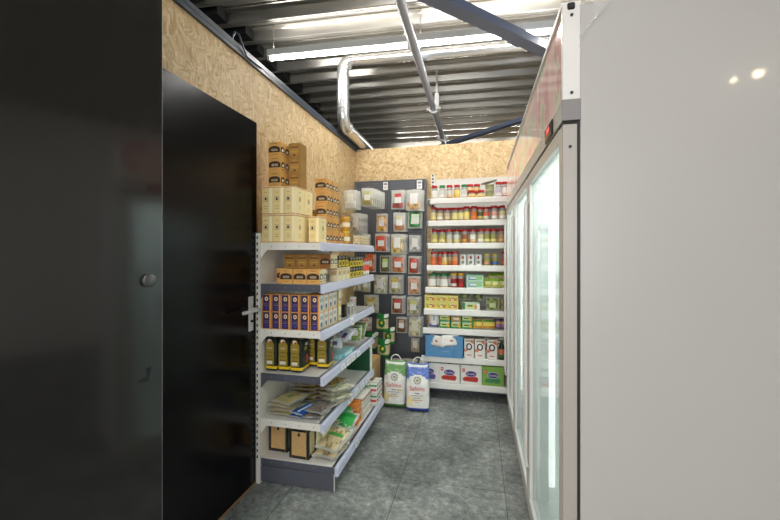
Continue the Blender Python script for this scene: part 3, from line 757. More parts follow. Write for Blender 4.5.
def b_cream(W=0.071, D=0.118, H=0.168):
    def f():
        mb = MB().bbox(-W / 2, W / 2, -D / 2, D / 2, 0, H, cm(252, 232, 176), 0.002)
        c = Vector((0, -D / 2, 0))
        mb.quad(c + Z * H / 2 - X * W * .14, X, Z, W * .62, H * .9, cm(238, 214, 150), 0.0004)
        mb.quad(c + Z * H / 2 + X * W * .33, X, Z, W * .1, H * .96, cm(250, 244, 214), 0.0004)
        for (cc, u, ww) in ((c, X, W), (Vector((W / 2, 0, 0)), Y, D)):
            for q in (.035, .965): mb.quad(cc + Z * H * q, u, Z, ww * .98, H * .018, K['red'], 0.0009)
            e = cc + Z * H * .56 - (X * W * .14 if u is X else Y * 0)
            mb.quad(e, u, Z, 0.026, 0.030, K['brown'], 0.0008).quad(e, u, Z, 0.022, 0.026, cm(240, 226, 176), 0.0011)
            dk = K['dbrown'] if u is X else cm(170, 90, 50)
            mb.ell(e + Z * 0.002, u, Z, 0.007, 0.008, dk, 0.0014, 10).quad(e - Z * 0.006, u, Z, 0.016, 0.004, dk, 0.0014)
            for q in (.80, .30, .22): mb.quad(cc + Z * H * q - (X * W * .14 if u is X else Y * 0), u, Z, 0.022, 0.003, cm(168, 150, 90), 0.0008)
        return mb.build('date_box')
    return f
def b_purple(W=0.055, D=0.07, H=0.103):
    def f():
        mb = MB().bbox(-W / 2, W / 2, -D / 2, D / 2, 0, H, cm(226, 158, 84), 0.0015)
        c = Vector((0, -D / 2, 0))
        mb.quad(c + Z * H / 2 - X * W * .04, X, Z, W * .76, H * .94, K['purple'], 0.0004)
        mb.ell(c + Z * H * .74, X, Z, 0.0115, 0.0125, K['cream'], 0.0008, 14).ell(c + Z * H * .74, X, Z, 0.0065, 0.007, cm(160, 110, 60), 0.0012, 12)
        mb.poly(c, X, Z, [(-W * .3, H * .26), (0, H * .06), (W * .3, H * .26)], K['violet'], 0.0009)
        mb.quad(c + Z * H * .45, X, Z, W * .5, H * .05, cm(120, 90, 140), 0.0008).quad(c + Z * H * .36, X, Z, W * .6, H * .03, cm(150, 120, 150), 0.0008)
        s_ = Vector((W / 2, 0, 0))
        mb.quad(s_ + Z * H / 2, Y, Z, D * .9, H * .94, cm(222, 222, 214), 0.0004)
        mb.ell(s_ + Z * H * .3, Y, Z, D * .22, D * .22, cm(96, 104, 130), 0.0008, 12).quad(s_ + Z * H * .7, Y, Z, D * .6, H * .2, cm(180, 182, 176), 0.0008).quad(s_ + Z * H * .12, Y, Z, D * .7, H * .06, cm(206, 178, 70), 0.0008)
        return mb.build('tea_box')
    return f
def b_plain(name, W, D, H, base, bands, r=0.0015, sides=True):
    """small printed carton: bands = (z centre, x centre, width, height, colour key or rgb) as fractions, on front and right side"""
    def f():
        mb = MB().bbox(-W / 2, W / 2, -D / 2, D / 2, 0, H, base, r)
        for (cc, u, ww) in ((Vector((0, -D / 2, 0)), X, W), (Vector((W / 2, 0, 0)), Y, D)):
            if u is Y and not sides: continue
            for i, b_ in enumerate(bands):
                m_ = K[b_[4]] if isinstance(b_[4], str) else cm(*b_[4])
                p = cc + Z * (H * b_[0]) + u * (ww * b_[1])
                if len(b_) > 5 and b_[5] == 'e': mb.ell(p, u, Z, ww * b_[2] / 2, H * b_[3] / 2, m_, 0.0005 + 0.0003 * i, 14)
                elif len(b_) > 5: mb.text(b_[5], p, u, Z, H * b_[3], m_, 0.0006 + 0.0003 * i, ww * b_[2])
                else: mb.quad(p, u, Z, ww * b_[2], H * b_[3], m_, 0.0005 + 0.0003 * i)
        return mb.build(name)
    return f
def b_tin(W=0.074, D=0.108, H=0.218):
    def f():
        blk = cm(30, 36, 32, 0.3)
        prof_ = []
        mb = MB().bbox(-W / 2, W / 2, -D / 2, D / 2, 0.004, H - 0.022, blk, 0.008)
        mb.bbox(-W / 2 - 0.001, W / 2 + 0.001, -D / 2 - 0.001, D / 2 + 0.001, 0.010, 0.040, cm(226, 190, 44, 0.3), 0.008)
        mb.bbox(-W / 2 + 0.004, W / 2 - 0.004, -D / 2 + 0.004, D / 2 - 0.004, H - 0.024, H - 0.016, blk, 0.003)
        c = Vector((-W * .08, -D / 2, 0)); ol = cm(154, 132, 52, 0.3)
        pts = [(-W * .36, .038), (W * .40, .038), (W * .40, .10), (W * .36, .115), (W * .41, .13), (W * .40, .165), (W * .24, .182), (W * .20, .195), (-W * .18, .195), (-W * .22, .182), (-W * .36, .165), (-W * .37, .13), (-W * .32, .115), (-W * .36, .10)]
        mb.poly(c, X, Z, pts, ol, 0.0015)
        for q in (.072, .095, .118): mb.quad(c + Z * q, X, Z, W * .56, 0.004, cm(96, 84, 28, 0.3), 0.0020)
        mb.text('OLIVA', c + Z * .143, X, Z, 0.010, K['w'], 0.0025, W * .45)
        mb.quad(c + Z * .056, X, Z, W * .5, 0.018, cm(222, 220, 212), 0.0022)
        mb.ell(c + Z * .186, X, Z, W * .17, 0.011, cm(232, 226, 210), 0.0024, 12).ell(c + Z * .181 + X * 0.004, X, Z, W * .10, 0.006, K['red'], 0.0028, 10)
        s_ = Vector((W / 2, 0, 0))
        mb.quad(s_ + Z * .11, Y, Z, D * .7, .13, cm(60, 72, 70), 0.0015).quad(s_ + Z * .075 + Y * D * .2, Y, Z, D * .24, .045, cm(200, 60, 48), 0.0020)
        mb.quad(s_ + Z * .14, Y, Z, D * .3, .02, cm(170, 176, 60), 0.0020).quad(s_ + Z * .165 + Y * D * .1, Y, Z, D * .3, .016, cm(206, 214, 214), 0.0020)
        o = mb.build('oil_tin')
        MB().lathe([(0.014, 0), (0.014, 0.014), (0.012, 0.018)], (0, 0, H - 0.017), cm(206, 176, 60, 0.3), 14).build('cap', o)
        return o
    return f
def pillow(mb, w_, h_, t, mf, seed=0, nx=10, ny=14, wr=0.10, pinch=0.0):
    rn = random.Random(seed); ph = [rn.random() * 6.28 for _ in range(8)]
    def surf(u, v, sgn):
        e = (1 - abs(2 * u - 1) ** 3) * (1 - abs(2 * v - 1) ** 4)
        wv = math.sin(9 * u + ph[0] + 3 * v) * math.sin(7 * v + ph[1]) + 0.6 * math.sin(19 * u + ph[2] - 9 * v) * math.sin(15 * v + ph[3])
        y = (sgn * t / 2 * e * (1 + wr * 1.5 * wv) + wr * t * 0.5 * wv) / (1 + 2.6 * wr)
        x = (u - 0.5) * w_ * (1 - pinch * v) + 0.006 * math.sin(5 * v + ph[4]) * w_ * 2
        return (x, y, v * h_ + 0.01 * h_ * math.sin(6 * u + ph[5]) * v)
    for sgn in (-1, 1):
        vs = [surf(i / nx, j / ny, sgn) for j in range(ny + 1) for i in range(nx + 1)]
        by = {}
        for j in range(ny):
            for i in range(nx):
                q = [j * (nx + 1) + i, j * (nx + 1) + i + 1, (j + 1) * (nx + 1) + i + 1, (j + 1) * (nx + 1) + i]
                if sgn > 0: q = q[::-1]
                by.setdefault(mf((i + .5) / nx, (j + .5) / ny, sgn), []).append(q)
        b = len(mb.v); mb.v += vs
        for m_, fs in by.items():
            k = mb.mi(m_)
            for f in fs: mb.f.append([b + q for q in f]); mb.m.append(k); mb.sm.append(True)
    return mb
def b_packet(name, w_, h_, t, content, label=None, header=None, top=0.72, edge=True, seed=1, lab=(0.25, 0.72, 0.30, 0.78), film_m='haze', content2=None, wr=0.10, accent=None, nx=12, ny=16):
    """soft plastic packet: contents up to `top`, film above and along the seams, printed label"""
    ct_ = cm(*content, 0.3, 0.10, 90) if isinstance(content, tuple) else content
    c2 = cm(*content2, 0.3) if content2 else ct_
    c3 = cm(*[int(q * 0.72) for q in content], 0.3) if isinstance(content, tuple) and content2 else ct_
    def f():
        def mf(u, v, s_):
            if edge and (u < 0.05 or u > 0.95): return M[film_m]
            if s_ < 0 and label and lab[0] < u < lab[1] and lab[2] < v < lab[3]:
                if header and v > lab[2] + (lab[3] - lab[2]) * 0.62: return cm(*header)
                if accent and abs(v - (lab[2] + lab[3]) / 2 + 0.05) < 0.04 and abs(u - 0.5) < 0.12: return cm(*accent)
                return cm(*label)
            if v < 0.04: return M[film_m]
            if v < top:
                hsh = math.sin(u * 11 + seed) * math.sin(v * 13 + seed * 2) + 0.5 * math.sin(u * 31 + v * 23)
                return c2 if hsh > 0.35 else (c3 if hsh < -0.5 else ct_)
            return M[film_m]
        mb = MB(); pillow(mb, w_, h_, t, mf, seed, nx, ny, wr)
        return mb.build(name)
    return f
def b_jar(lid, cont, lab, lab2=None, h=0.13, r=0.029, seg=14, lidc=None, rect=True):
    def f():
        cc = cm(*cont, 0.12); l1 = cm(*lab, 0.4); l2 = cm(*(lab2 or lab), 0.4)
        hb = h - 0.020
        prof_ = [(r * .9, 0.0), (r, 0.004), (r, 0.014), (r + .0006, 0.0145), (r + .0006, 0.040), (r + .0006, hb * .74), (r, hb * .745), (r, hb * .86), (r * .84, hb * .95), (r * .84, hb)]
        mm = [cc, cc, cc, l1, l2, cc, M['jar_glass'], M['jar_glass'], M['jar_glass']]
        o = MB().lathe([(0.001, 0.001), (r * .86, 0.001), (r * .86, hb * .88), (0.001, hb * .9)], (0, 0, 0), cc, 10).lathe(prof_, (0, 0, 0), cc, seg, mm).build('spice_jar')
        MB().lathe([(r * .90, 0), (r * .97, 0.002), (r * .97, 0.020), (r * .90, 0.023)], (0, 0, hb - 0.001), cm(*lid, 0.28), 16).build('lid', o)
        return o
    return f

# ------------------------------------------------------------------ top shelf of the left rack
za = 1.4405
n = 0
gl = 'cream cartons on the top shelf'
pl = ['left', 'middle', 'right']
for lv in (0, 1):
    for rw in range(2):
        for c_ in range(3):
            where = ('lower' if lv == 0 else 'upper') + ' layer, ' + pl[c_] + (' of the front three' if rw == 0 else ' of the three behind the front ones')
            place('cream', b_cream(), (-1.232 + c_ * 0.0735, 2.115 + rw * 0.122, za + lv * 0.169), 0, 'tall cream carton, ' + where, 'carton', gl)
place('cream', b_cream(), (-0.998, 2.262, za), 0, 'tall cream carton standing alone right of the cream carton block', 'carton', gl)
place('cream', b_cream(), (-1.108 + 0.0, 2.37, za), 0, 'tall cream carton with red edge lines at the back of the cream block', 'carton', gl)
cl = [('a', 0.0), ]
gc = 'orange and brown coffee cartons'
for i in range(5):
    place('coffee1', b_coffee(H=0.0885, side='o'), (-1.037 + (0.003 if i % 2 else -0.002), 2.455, za + i * 0.089), R((-1, 1.5, 0, 2, -1)[i]), 'orange coffee carton, %s from the bottom of the near tall stack' % ORD[i], 'carton', gc)
    place('coffee1', None, (-1.033 + (0.004 if i % 2 else -0.003), 2.563, za + i * 0.089), R((1, -1.5, 1, 0, 1)[i]), 'orange coffee carton, %s from the bottom of the tall stack further back' % ORD[i], 'carton', gc)
place('coffee1', None, (-1.03, 2.672, za), 0, 'orange coffee carton lying single behind the tall coffee stacks', 'carton', gc)
for i in range(3):
    place('coffee2', b_coffee(W=0.082, H=0.091, side='o'), (-1.20, 2.135, za + 0.3385 + i * 0.0915), R((0, 2, -1)[i]), 'orange coffee carton on top of the cream cartons, %s from the bottom' % ORD[i], 'carton', gc)
    place('brown1', b_brown(W=0.078, D=0.09, H=0.095), (-1.113, 2.215, za + 0.3385 + i * 0.0955), R((-2, 1, -2)[i]), 'brown carton on the cream cartons beside the coffee cartons, %s from the bottom' % ORD[i], 'carton', gc)
place('brown2', b_brown(W=0.05, D=0.05, H=0.06), (-1.09, 2.40, za + 0.1685), 0, 'small brown carton perched behind the stacked brown cartons', 'carton', gc)
def f():
    o = MB().lathe([(0.030, 0), (0.032, 0.004), (0.032, 0.085), (0.030, 0.09)], (0, 0, 0), cm(196, 150, 50, 0.25), 18, None).lathe([(0.0325, 0.03), (0.0325, 0.062)], (0, 0, 0), cm(240, 232, 200), 18).build('golden_tin')
    MB().lathe([(0.031, 0), (0.033, 0.002), (0.033, 0.018), (0.030, 0.02)], (0, 0, 0.088), cm(222, 178, 70, 0.2), 18).build('lid', o); return o
for i, (x_, y_) in enumerate(((-0.985, 2.755), (-1.06, 2.93))):
    place('gtin', f, (x_, y_, za), 0, ('golden tin with a pale label at the right end of the top shelf', 'golden tin half hidden behind the other golden tin')[i], 'tin', 'golden tins')
    place('gtin', f, (x_, y_, za + 0.1085), 0, ('golden tin stacked on the golden tin at the shelf end', 'golden tin stacked on the half hidden golden tin')[i], 'tin', 'golden tins')
smallc = b_plain('spice_carton', 0.05, 0.06, 0.075, cm(228, 214, 176), [(0.55, 0, 0.7, 0.4, 'tan'), (0.55, 0, 0.4, 0.2, 'cream'), (0.15, 0, 0.6, 0.08, 'brown')])
for i in range(4):
    place('smallc', smallc, (-0.915, 2.83 + i * 0.066, za), 0, 'small cream spice carton at the far end of the top shelf, %s from the front' % ORD[i], 'carton', 'small cream spice cartons')

# ------------------------------------------------------------------ second shelf: coffee cartons and small goods
zb = 1.1955
bx = [-1.126, -1.037, -0.951]
for i, x_ in enumerate(bx):
    place('coffee3', b_coffee(W=0.084, H=0.088), (x_, 2.14, zb), 0, 'orange coffee carton with cream side, %s of the front three on the second shelf' % pl[i], 'carton', gc)
place('coffee3', None, (-1.212, 2.252, zb), 0, 'orange coffee carton half hidden behind the left of the front three', 'carton', gc)
place('coffee3', None, (-1.122, 2.252, zb), 0, 'orange coffee carton hidden behind the middle of the front three', 'carton', gc)
place('coffee3', None, (-1.032, 2.252, zb), 0, 'orange coffee carton hidden behind the right of the front three', 'carton', gc)
for i in range(3):
    place('brown3', b_brown(W=0.08, D=0.105, H=0.088), (-1.162 + i * 0.083, 2.255, zb + 0.0885), 0, 'brown carton without logo, %s in the upper layer of the second shelf' % ORD[i], 'carton', gc)
place('coffee4', b_coffee(W=0.07, D=0.12, H=0.088, base='brown'), (-0.922, 2.262, zb + 0.0885), 0, 'brown coffee carton with black arch beside the plain brown cartons', 'carton', gc)
PK = [('cream', cm(226, 214, 178)), ('pale', cm(236, 228, 200))]
for i in range(3):
    place('pale', b_plain('pale_carton', 0.06, 0.075, 0.088, cm(232, 220, 184), [(0.6, 0, 0.7, 0.3, 'tan'), (0.3, 0, 0.5, 0.12, 'cream'), (0.88, 0, 0.8, 0.06, 'orange')]), (-0.915, 2.36 + i * 0.082, zb), 0, 'pale tan carton in the lower layer behind the front coffee cartons, %s from the front' % ORD[i], 'carton', 'pale tan cartons')
yb = b_plain('yellow_carton', 0.055, 0.06, 0.078, cm(60, 54, 30), [(0.35, 0, 0.9, 0.55, 'yellow'), (0.35, 0, 0.4, 0.3, 'dbrown'), (0.85, 0, 0.7, 0.15, 'grey')])
for i in range(5):
    place('yellow', yb, (-0.915, 2.60 + i * 0.064, zb), 0, 'yellow and black carton in the lower row of the second shelf, %s from the front' % ORD[i], 'carton', 'yellow and black cartons')
    place('yellow', yb, (-0.915, 2.60 + i * 0.064, zb + 0.079), 0, 'yellow and black carton in the upper row of the second shelf, %s from the front' % ORD[i], 'carton', 'yellow and black cartons')
for i in range(3):
    place('yellow', yb, (-0.92, 2.385 + i * 0.066, zb + 0.0885), 0, 'yellow and black carton stacked on the pale tan cartons, %s from the front' % ORD[i], 'carton', 'yellow and black cartons')
cj = b_jar((190, 60, 50), (196, 190, 176), (222, 214, 200), (230, 90, 70), h=0.14, r=0.026)
for i in range(3):
    place('clearjar', cj, (-0.915, 2.935 + i * 0.062, zb), 0, 'clear jar with red lid, far end of the second shelf, %s from the front' % ORD[i], 'jar', 'clear jars')

# ------------------------------------------------------------------ third shelf: purple tea boxes
zc_ = 0.9255
for lv in range(2):
    for rw in range(4):
        for c_ in range(6):
            if rw and c_ < 4: continue
            if rw == 3 and lv == 1 and c_ == 4: continue
            where = '%s from the left in the %s row' % (ORD[c_], ('lower', 'upper')[lv])
            if rw: where = '%s row back, %s layer, %s column' % (ORD[rw], ('lower', 'upper')[lv], ORD[c_])
            place('purple', b_purple(), (-1.238 + c_ * 0.0622, 2.092 + rw * 0.072, zc_ + lv * 0.1035), 0, 'purple tea box with gold seal, ' + where, 'box', 'purple tea boxes on the third shelf')
place('goldside', b_plain('tea_box', 0.055, 0.05, 0.11, cm(224, 200, 120), [(0.5, 0, 0.8, 0.8, (226, 224, 210)), (0.3, 0, 0.5, 0.2, 'grey')]), (-0.925, 2.395, zc_), 0, 'pale gold edged tea box behind the purple tea boxes, nearer one', 'box', 'gold edged tea boxes')
place('goldside', None, (-0.925, 2.395, zc_ + 0.1115), 0, 'pale gold edged tea box stacked on the other gold edged one', 'box', 'gold edged tea boxes')
place('blackbox', b_plain('black_carton', 0.075, 0.05, 0.085, cm(40, 38, 30), [(0.66, 0, 0.5, 0.25, (190, 90, 60), 'e'), (0.3, 0, 0.6, 0.12, (120, 116, 90))]), (-0.955, 2.56, zc_), R(4), 'small black carton with a red picture on the third shelf', 'carton')
place('greybox', b_plain('grey_carton', 0.03, 0.06, 0.10, cm(196, 194, 184), [(0.5, 0, 0.6, 0.6, (150, 148, 140)), (0.8, 0, 0.5, 0.1, 'w')]), (-0.897, 2.60, zc_), 0, 'narrow grey carton right of the small black carton', 'carton')
place('greybox2', b_plain('grey_carton', 0.03, 0.06, 0.13, cm(208, 206, 198), [(0.5, 0, 0.6, 0.6, (168, 166, 158)), (0.85, 0, 0.5, 0.06, 'red')]), (-0.897, 2.665, zc_), 0, 'tall pale carton behind the narrow grey carton', 'carton')

# ------------------------------------------------------------------ fourth shelf: oil tins and pouches
zd = 0.6605
for i, (x_, y_, t_) in enumerate(((-1.228, 2.14, 'leftmost of the front three'), (-1.146, 2.145, 'middle of the front three'), (-1.062, 2.14, 'rightmost of the front three'),
                                  (-1.022, 2.275, 'half hidden behind the rightmost front tin'), (-0.938, 2.245, 'standing apart nearest the shelf front'))):
    place('tin', b_tin(), (x_, y_, zd), R((0, 3, 0, -2, 4)[i]), 'dark olive oil tin with yellow foot band, ' + t_, 'tin', 'olive oil tins on the fourth shelf')
place('lbox', b_plain('light_blue_carton', 0.13, 0.24, 0.035, cm(150, 206, 214, 0.25), [(0.5, 0.1, 0.5, 0.5, (206, 232, 232)), (0.5, -0.3, 0.2, 0.5, (90, 160, 190))]), (-0.955, 2.52, zd), R(-4), 'flat light blue carton lying on the fourth shelf', 'carton')
wp = [((-0.96, 2.45, zd + 0.06), -70, 20, 'propped lowest over the light blue carton'), ((-0.955, 2.55, zd + 0.085), -55, -25, 'crumpled in the middle of the pouch pile'), ((-0.96, 2.66, zd + 0.07), -50, 35, 'leaning on top of the pouch pile'), ((-1.05, 2.42, zd + 0.02), -30, 10, 'standing at the back of the pouch pile')]
for i, (p, rx_, rz_, t_) in enumerate(wp):
    place('wpouch', b_packet('white_pouch', 0.11, 0.15, 0.03, (226, 228, 232), (60, 74, 140), None, 0.9, False, 5, (0.3, 0.7, 0.25, 0.55), wr=0.22, accent=(200, 60, 60)), p, R(rz_), 'white pouch with blue print ' + t_, 'pouch', 'white pouches on the fourth shelf', rx=R(rx_))
for i, (p, rx_, rz_, t_) in enumerate((((-0.94, 2.80, zd + 0.03), -40, 10, 'nearer'), ((-0.95, 2.93, zd + 0.03), -30, -12, 'farther'))):
    place('gpouch', b_packet('green_leaf_pouch', 0.12, 0.15, 0.05, (150, 168, 92), (230, 232, 220), (70, 130, 60), 0.85, True, 8, wr=0.2, content2=(96, 134, 62)), p, R(rz_), 'clear pouch of green leaves on the fourth shelf, %s one' % t_, 'pouch', 'green leaf pouches', rx=R(rx_))
place('rwpk', b_packet('red_white_packet', 0.075, 0.11, 0.03, (232, 214, 206), (222, 90, 84), None, 0.95, False, 3, (0.1, 0.9, 0.6, 0.9)), (-0.98, 3.06, zd + 0.004), 0, 'white packet with a red top leaning at the far end of the fourth shelf', 'packet', rx=R(-8))

# ------------------------------------------------------------------ fifth shelf: flat packets
ze = 0.3885
ob = b_packet('flour_packet', 0.155, 0.20, 0.028, (196, 182, 126), (104, 150, 60), None, 0.93, True, 11, (0.38, 0.62, 0.35, 0.65), film_m='haze', wr=0.14)
for i in range(4):
    place('olivepk', ob, (-1.175 + (0.0, 0.012, -0.008, 0.006)[i], 2.085, ze + 0.016 + i * 0.023), R((-4, 5, -8, -14)[i]), 'flat beige flour packet, %s from the bottom of the left front pile' % ORD[i], 'packet', 'beige flour packets', rx=R(-90))
bb = b_packet('brown_rice_packet', 0.17, 0.19, 0.028, (140, 116, 48), None, None, 0.9, True, 14, film_m='clear', content2=(168, 140, 60), wr=0.14)
for i in range(5):
    place('brownpk', bb, (-1.13, 2.31, ze + 0.016 + i * 0.025), R((3, -6, 5, -3, 8)[i]), 'flat brown grain packet, %s from the bottom of the left back pile' % ORD[i], 'packet', 'brown grain packets', rx=R(-90))
    place('brownpk', None, (-0.99, 2.345, ze + 0.016 + i * 0.025), R((-3, 6, -5, 3, -8)[i]), 'flat brown grain packet, %s from the bottom of the right back pile' % ORD[i], 'packet', 'brown grain packets', rx=R(-90))
bl_ = b_packet('blue_packet', 0.095, 0.17, 0.022, (34, 92, 176), (210, 226, 240), None, 0.96, False, 17, (0.42, 0.58, 0.1, 0.8), wr=0.1)
for i in range(2):
    place('bluepk', bl_, (-1.065 + i * 0.008, 2.075, ze + 0.013 + i * 0.021), R((-6, -16)[i]), 'flat blue and white packet, %s one between the beige and speckled packets' % ('lower', 'upper')[i], 'packet', 'blue packets', rx=R(-90))
spk = mat('speckled_beans', s2l(128, 116, 110), 0.4, var=0.85, scale=70)
sb = b_packet('bean_packet', 0.13, 0.17, 0.034, spk, None, None, 0.95, True, 21, film_m='clear', wr=0.2)
for i in range(2):
    place('speckpk', sb, (-0.955, 2.075 + i * 0.01, ze + 0.02 + i * 0.028), R((8, -12)[i]), 'clear packet of speckled beans at the right front corner of the shelf, %s one' % ('lower', 'upper')[i], 'packet', 'speckled bean packets', rx=R(-90))
cb = b_packet('noodle_packet', 0.12, 0.20, 0.03, (216, 212, 178), (180, 196, 140), None, 0.9, True, 23, (0.4, 0.6, 0.2, 0.6), film_m='clear', wr=0.2, content2=(232, 230, 208))
for i in range(4):
    place('noodlepk', cb, (-0.945, 2.27 + i * 0.01, ze + 0.02 + i * 0.027), R((-20, -28, -16, -32)[i]), 'clear packet of pale noodles behind the speckled beans, %s from the bottom' % ORD[i], 'packet', 'pale noodle packets', rx=R(-90))
gsp = mat('green_speckled_card', s2l(16, 84, 46), 0.4, var=0.35, scale=60)
x0_, x1_ = -1.09, -0.885
place('greencarton', lambda: MB().bbox(x0_, x1_, 0, 0.045, 0, 0.218, gsp, 0.002).box(x1_ + 0.0, x1_ + 0.008, 0, 0.045, 0, 0.218, K['w']).build('green_carton'), (0, 3.07, ze), 0, 'dark green speckled carton standing at the far end of the fifth shelf', 'carton')

# ------------------------------------------------------------------ base shelf
zf = 0.1525
def f():
    W, D, H = 0.128, 0.10, 0.176
    o = MB().bbox(-W / 2 + 0.006, W / 2 - 0.006, -D / 2 + 0.006, D / 2 - 0.006, 0.006, H - 0.006, cm(222, 208, 166), 0.002)
    fr_ = cm(36, 36, 34)
    for sx in (-1, 1):
        for sy in (-1, 1): o.box(sx * W / 2, sx * (W / 2 - 0.014), sy * D / 2, sy * (D / 2 - 0.012), 0, H, fr_)
        for q in (0, H - 0.016): o.box(sx * W / 2, sx * (W / 2 - 0.014), -D / 2, D / 2, q, q + 0.016, fr_)
    for sy in (-1, 1):
        for q in (0, H - 0.016): o.box(-W / 2, W / 2, sy * D / 2, sy * (D / 2 - 0.012), q, q + 0.016, fr_)
    c = Vector((0, -D / 2, 0))
    o.quad(c + Z * H * .5, X, Z, W * .76, H * .80, M['kraft'], 0.0005)
    for q in (-.4, .4):
        for zz in (.05, .95): o.ell(c + X * W * q + Z * H * zz, X, Z, 0.003, 0.003, K['gold'], 0.001, 8)
    r = o.build('framed_gift_box')
    MB().ell(c + Z * H * .80, X, Z, 0.009, 0.009, K['black'], 0.0012, 14).box(-0.003, 0.003, -D / 2 - 0.002, -D / 2, H * .82, H * .9, K['black']).build('clasp', r)
    return r
place('gbox', f, (-1.203, 2.185, zf), R(-2), 'black framed box with tan card front, left of the two', 'box', 'black framed gift boxes')
place('gbox', f, (-1.038, 2.135, zf), R(-3), 'black framed box with tan card front, right and nearer of the two', 'box', 'black framed gift boxes')
# cream cushion of packets beside the framed boxes
for i in range(2):
    place('creampk', b_packet('cream_packet', 0.13, 0.19, 0.035, (232, 222, 182), None, None, 0.97, False, 31, wr=0.08), (-0.955 + i * 0.038, 2.235 + i * 0.025, zf + 0.004), R(84), 'cream packet standing on edge right of the framed boxes, %s one' % ('left', 'right')[i], 'packet', 'cream packets', rx=R(-10))
bg = b_packet('lentil_bag', 0.165, 0.20, 0.05, (190, 172, 128), (70, 150, 60), None, 0.85, True, 33, (0.2, 0.8, 0.5, 0.62), film_m='clear', wr=0.16, content2=(206, 190, 150))
for i in range(2):
    place('lentil', bg, (-0.885 + i * 0.004, 2.085 + i * 0.025, zf + 0.026 + i * 0.032), R((-6, -14)[i]), 'large clear bag of beige lentils at the front corner, %s from the bottom' % ORD[i], 'bag', 'lentil bags on the base shelf', rx=R((-88, -72)[i]))
gn = b_packet('green_net_bag', 0.17, 0.18, 0.07, (206, 206, 176), (56, 164, 80), (34, 142, 62), 0.95, True, 37, (0.04, 0.96, 0.35, 0.85), film_m='clear', wr=0.3, content2=(50, 150, 70))
for i, (p, rz_, rx_) in enumerate((((-0.885, 2.31, zf + 0.06), -12, -62), ((-0.90, 2.44, zf + 0.05), 25, -60), ((-0.93, 2.33, zf + 0.085), -25, -78))):
    place('greennet', gn, p, R(rz_), 'bag with bright green top on the base shelf, %s of the heap' % ('nearest', 'farthest', 'topmost')[i], 'bag', 'green topped bags on the base shelf', rx=R(rx_))
og = b_plain('orange_carton', 0.10, 0.045, 0.15, cm(236, 140, 62), [(0.75, 0, 0.9, 0.06, (246, 200, 150)), (0.45, 0, 0.6, 0.14, (246, 196, 140)), (0.2, 0, 0.7, 0.06, (200, 96, 40))])
for i in range(2):
    place('orangec', og, (-0.885, 2.60 + i * 0.048, zf), R(-3), 'bright orange carton standing on the base shelf, %s one' % ('nearer', 'farther')[i], 'carton', 'orange cartons')
sc_ = b_plain('striped_carton', 0.10, 0.032, 0.155, cm(240, 236, 224), [(0.9, 0, 0.9, 0.10, (196, 110, 60)), (0.5, 0, 0.8, 0.05, (150, 90, 60)), (0.2, 0, 0.6, 0.05, (196, 150, 110)), (0.7, 0, 0.8, 0.04, (70, 130, 70))])
for i in range(6):
    place('stripec', sc_, (-0.875, 2.70 + i * 0.0345, zf), R(-2), 'white striped carton filed upright behind the orange cartons, %s from the front' % ORD[i], 'carton', 'white striped cartons')
pc = b_plain('drink_carton', 0.058, 0.055, 0.085, cm(240, 236, 228), [(0.9, 0, 0.98, 0.16, (60, 150, 80)), (0.5, 0, 0.9, 0.22, (214, 90, 96)), (0.14, 0, 0.9, 0.1, (214, 200, 190))])
for i, (x_, y_, l_) in enumerate(((-0.882, 2.945, 0), (-0.882, 2.945, 1), (-0.82, 2.965, 0), (-0.82, 2.965, 1), (-0.882, 3.01, 0), (-0.882, 3.01, 1), (-0.82, 3.03, 0), (-0.82, 3.03, 1), (-0.82, 3.095, 0), (-0.82, 3.095, 1))):
    where = ('upper' if l_ else 'lower') + ' one of the ' + ['nearest rear', 'nearest front', 'middle rear', 'middle front', 'farthest front'][i // 2] + ' pair'
    place('drink', pc, (x_, y_, zf + l_ * 0.0855), 0, 'small pink banded carton, ' + where, 'carton', 'pink banded cartons')

# ------------------------------------------------------------------ jars and cartons on the back rack
RED, GRN, YEL = (176, 24, 26), (30, 116, 62), (214, 160, 40)
JY = 3.66
def put_jar(shelf, px, i, lid, cont, lab, lab2, where, h=0.13, r=0.029, dy=0.0, extra='', dz=0.0):
    key = 'jar%s%s%s%s%.3f%.3f' % (lid, cont, lab, lab2, h, r)
    ln = {RED: 'red', GRN: 'green', YEL: 'yellow'}[lid]
    return place(key, b_jar(lid, cont, lab, lab2, h, r), (on_y(px, JY + dy), JY + dy, BZ[shelf] + 0.0004 + dz), R((i * 37) % 60 - 30), '%s-lidded jar, %s' % (ln, where), 'jar', ln + '-lidded jars on the back wall rack')
W1, W2 = (232, 230, 222), (206, 206, 198)
YL, YL2 = (228, 214, 140), (214, 200, 150)
top = [(434.5, RED, (206, 190, 170), W1, W1), (442.3, GRN, (196, 200, 190), W1, W2), (449.6, RED, (150, 96, 60), (226, 196, 150), W2), (457, RED, (206, 160, 60), (226, 190, 90), (232, 210, 120)),
       (464.3, GRN, (190, 190, 180), W1, W2), (498.6, RED, (190, 188, 196), W1, (196, 190, 200)), (505, RED, (180, 90, 70), (222, 200, 190), W1)]
for i, (px, l, c_, a_, b_) in enumerate(top):
    put_jar(0, px, i, l, c_, a_, b_, 'top shelf, ' + (ORD[i] + ' from the left' if i < 5 else ('large one right of the stacked tins', 'last one by the cooler')[i - 5]), 0.128 if i < 5 else 0.14)
for i, (px, z_, dy) in enumerate(((471.8, 0, 0), (481.2, 0, 0), (469.8, 0.0, 0.075), (477.5, 0.0, 0.075), (477.0, 0.0705, 0.078), (470.0, 0.0705, 0.073))):
    put_jar(0, px, i, RED, (214, 170, 70), (236, 214, 150), (238, 226, 186), 'short yellow, top shelf, ' + ('left of the front two', 'right of the front two', 'behind left lower', 'behind right lower', 'behind right stacked on top', 'behind left stacked on top')[i], 0.07, 0.032, dy, dz=z_)
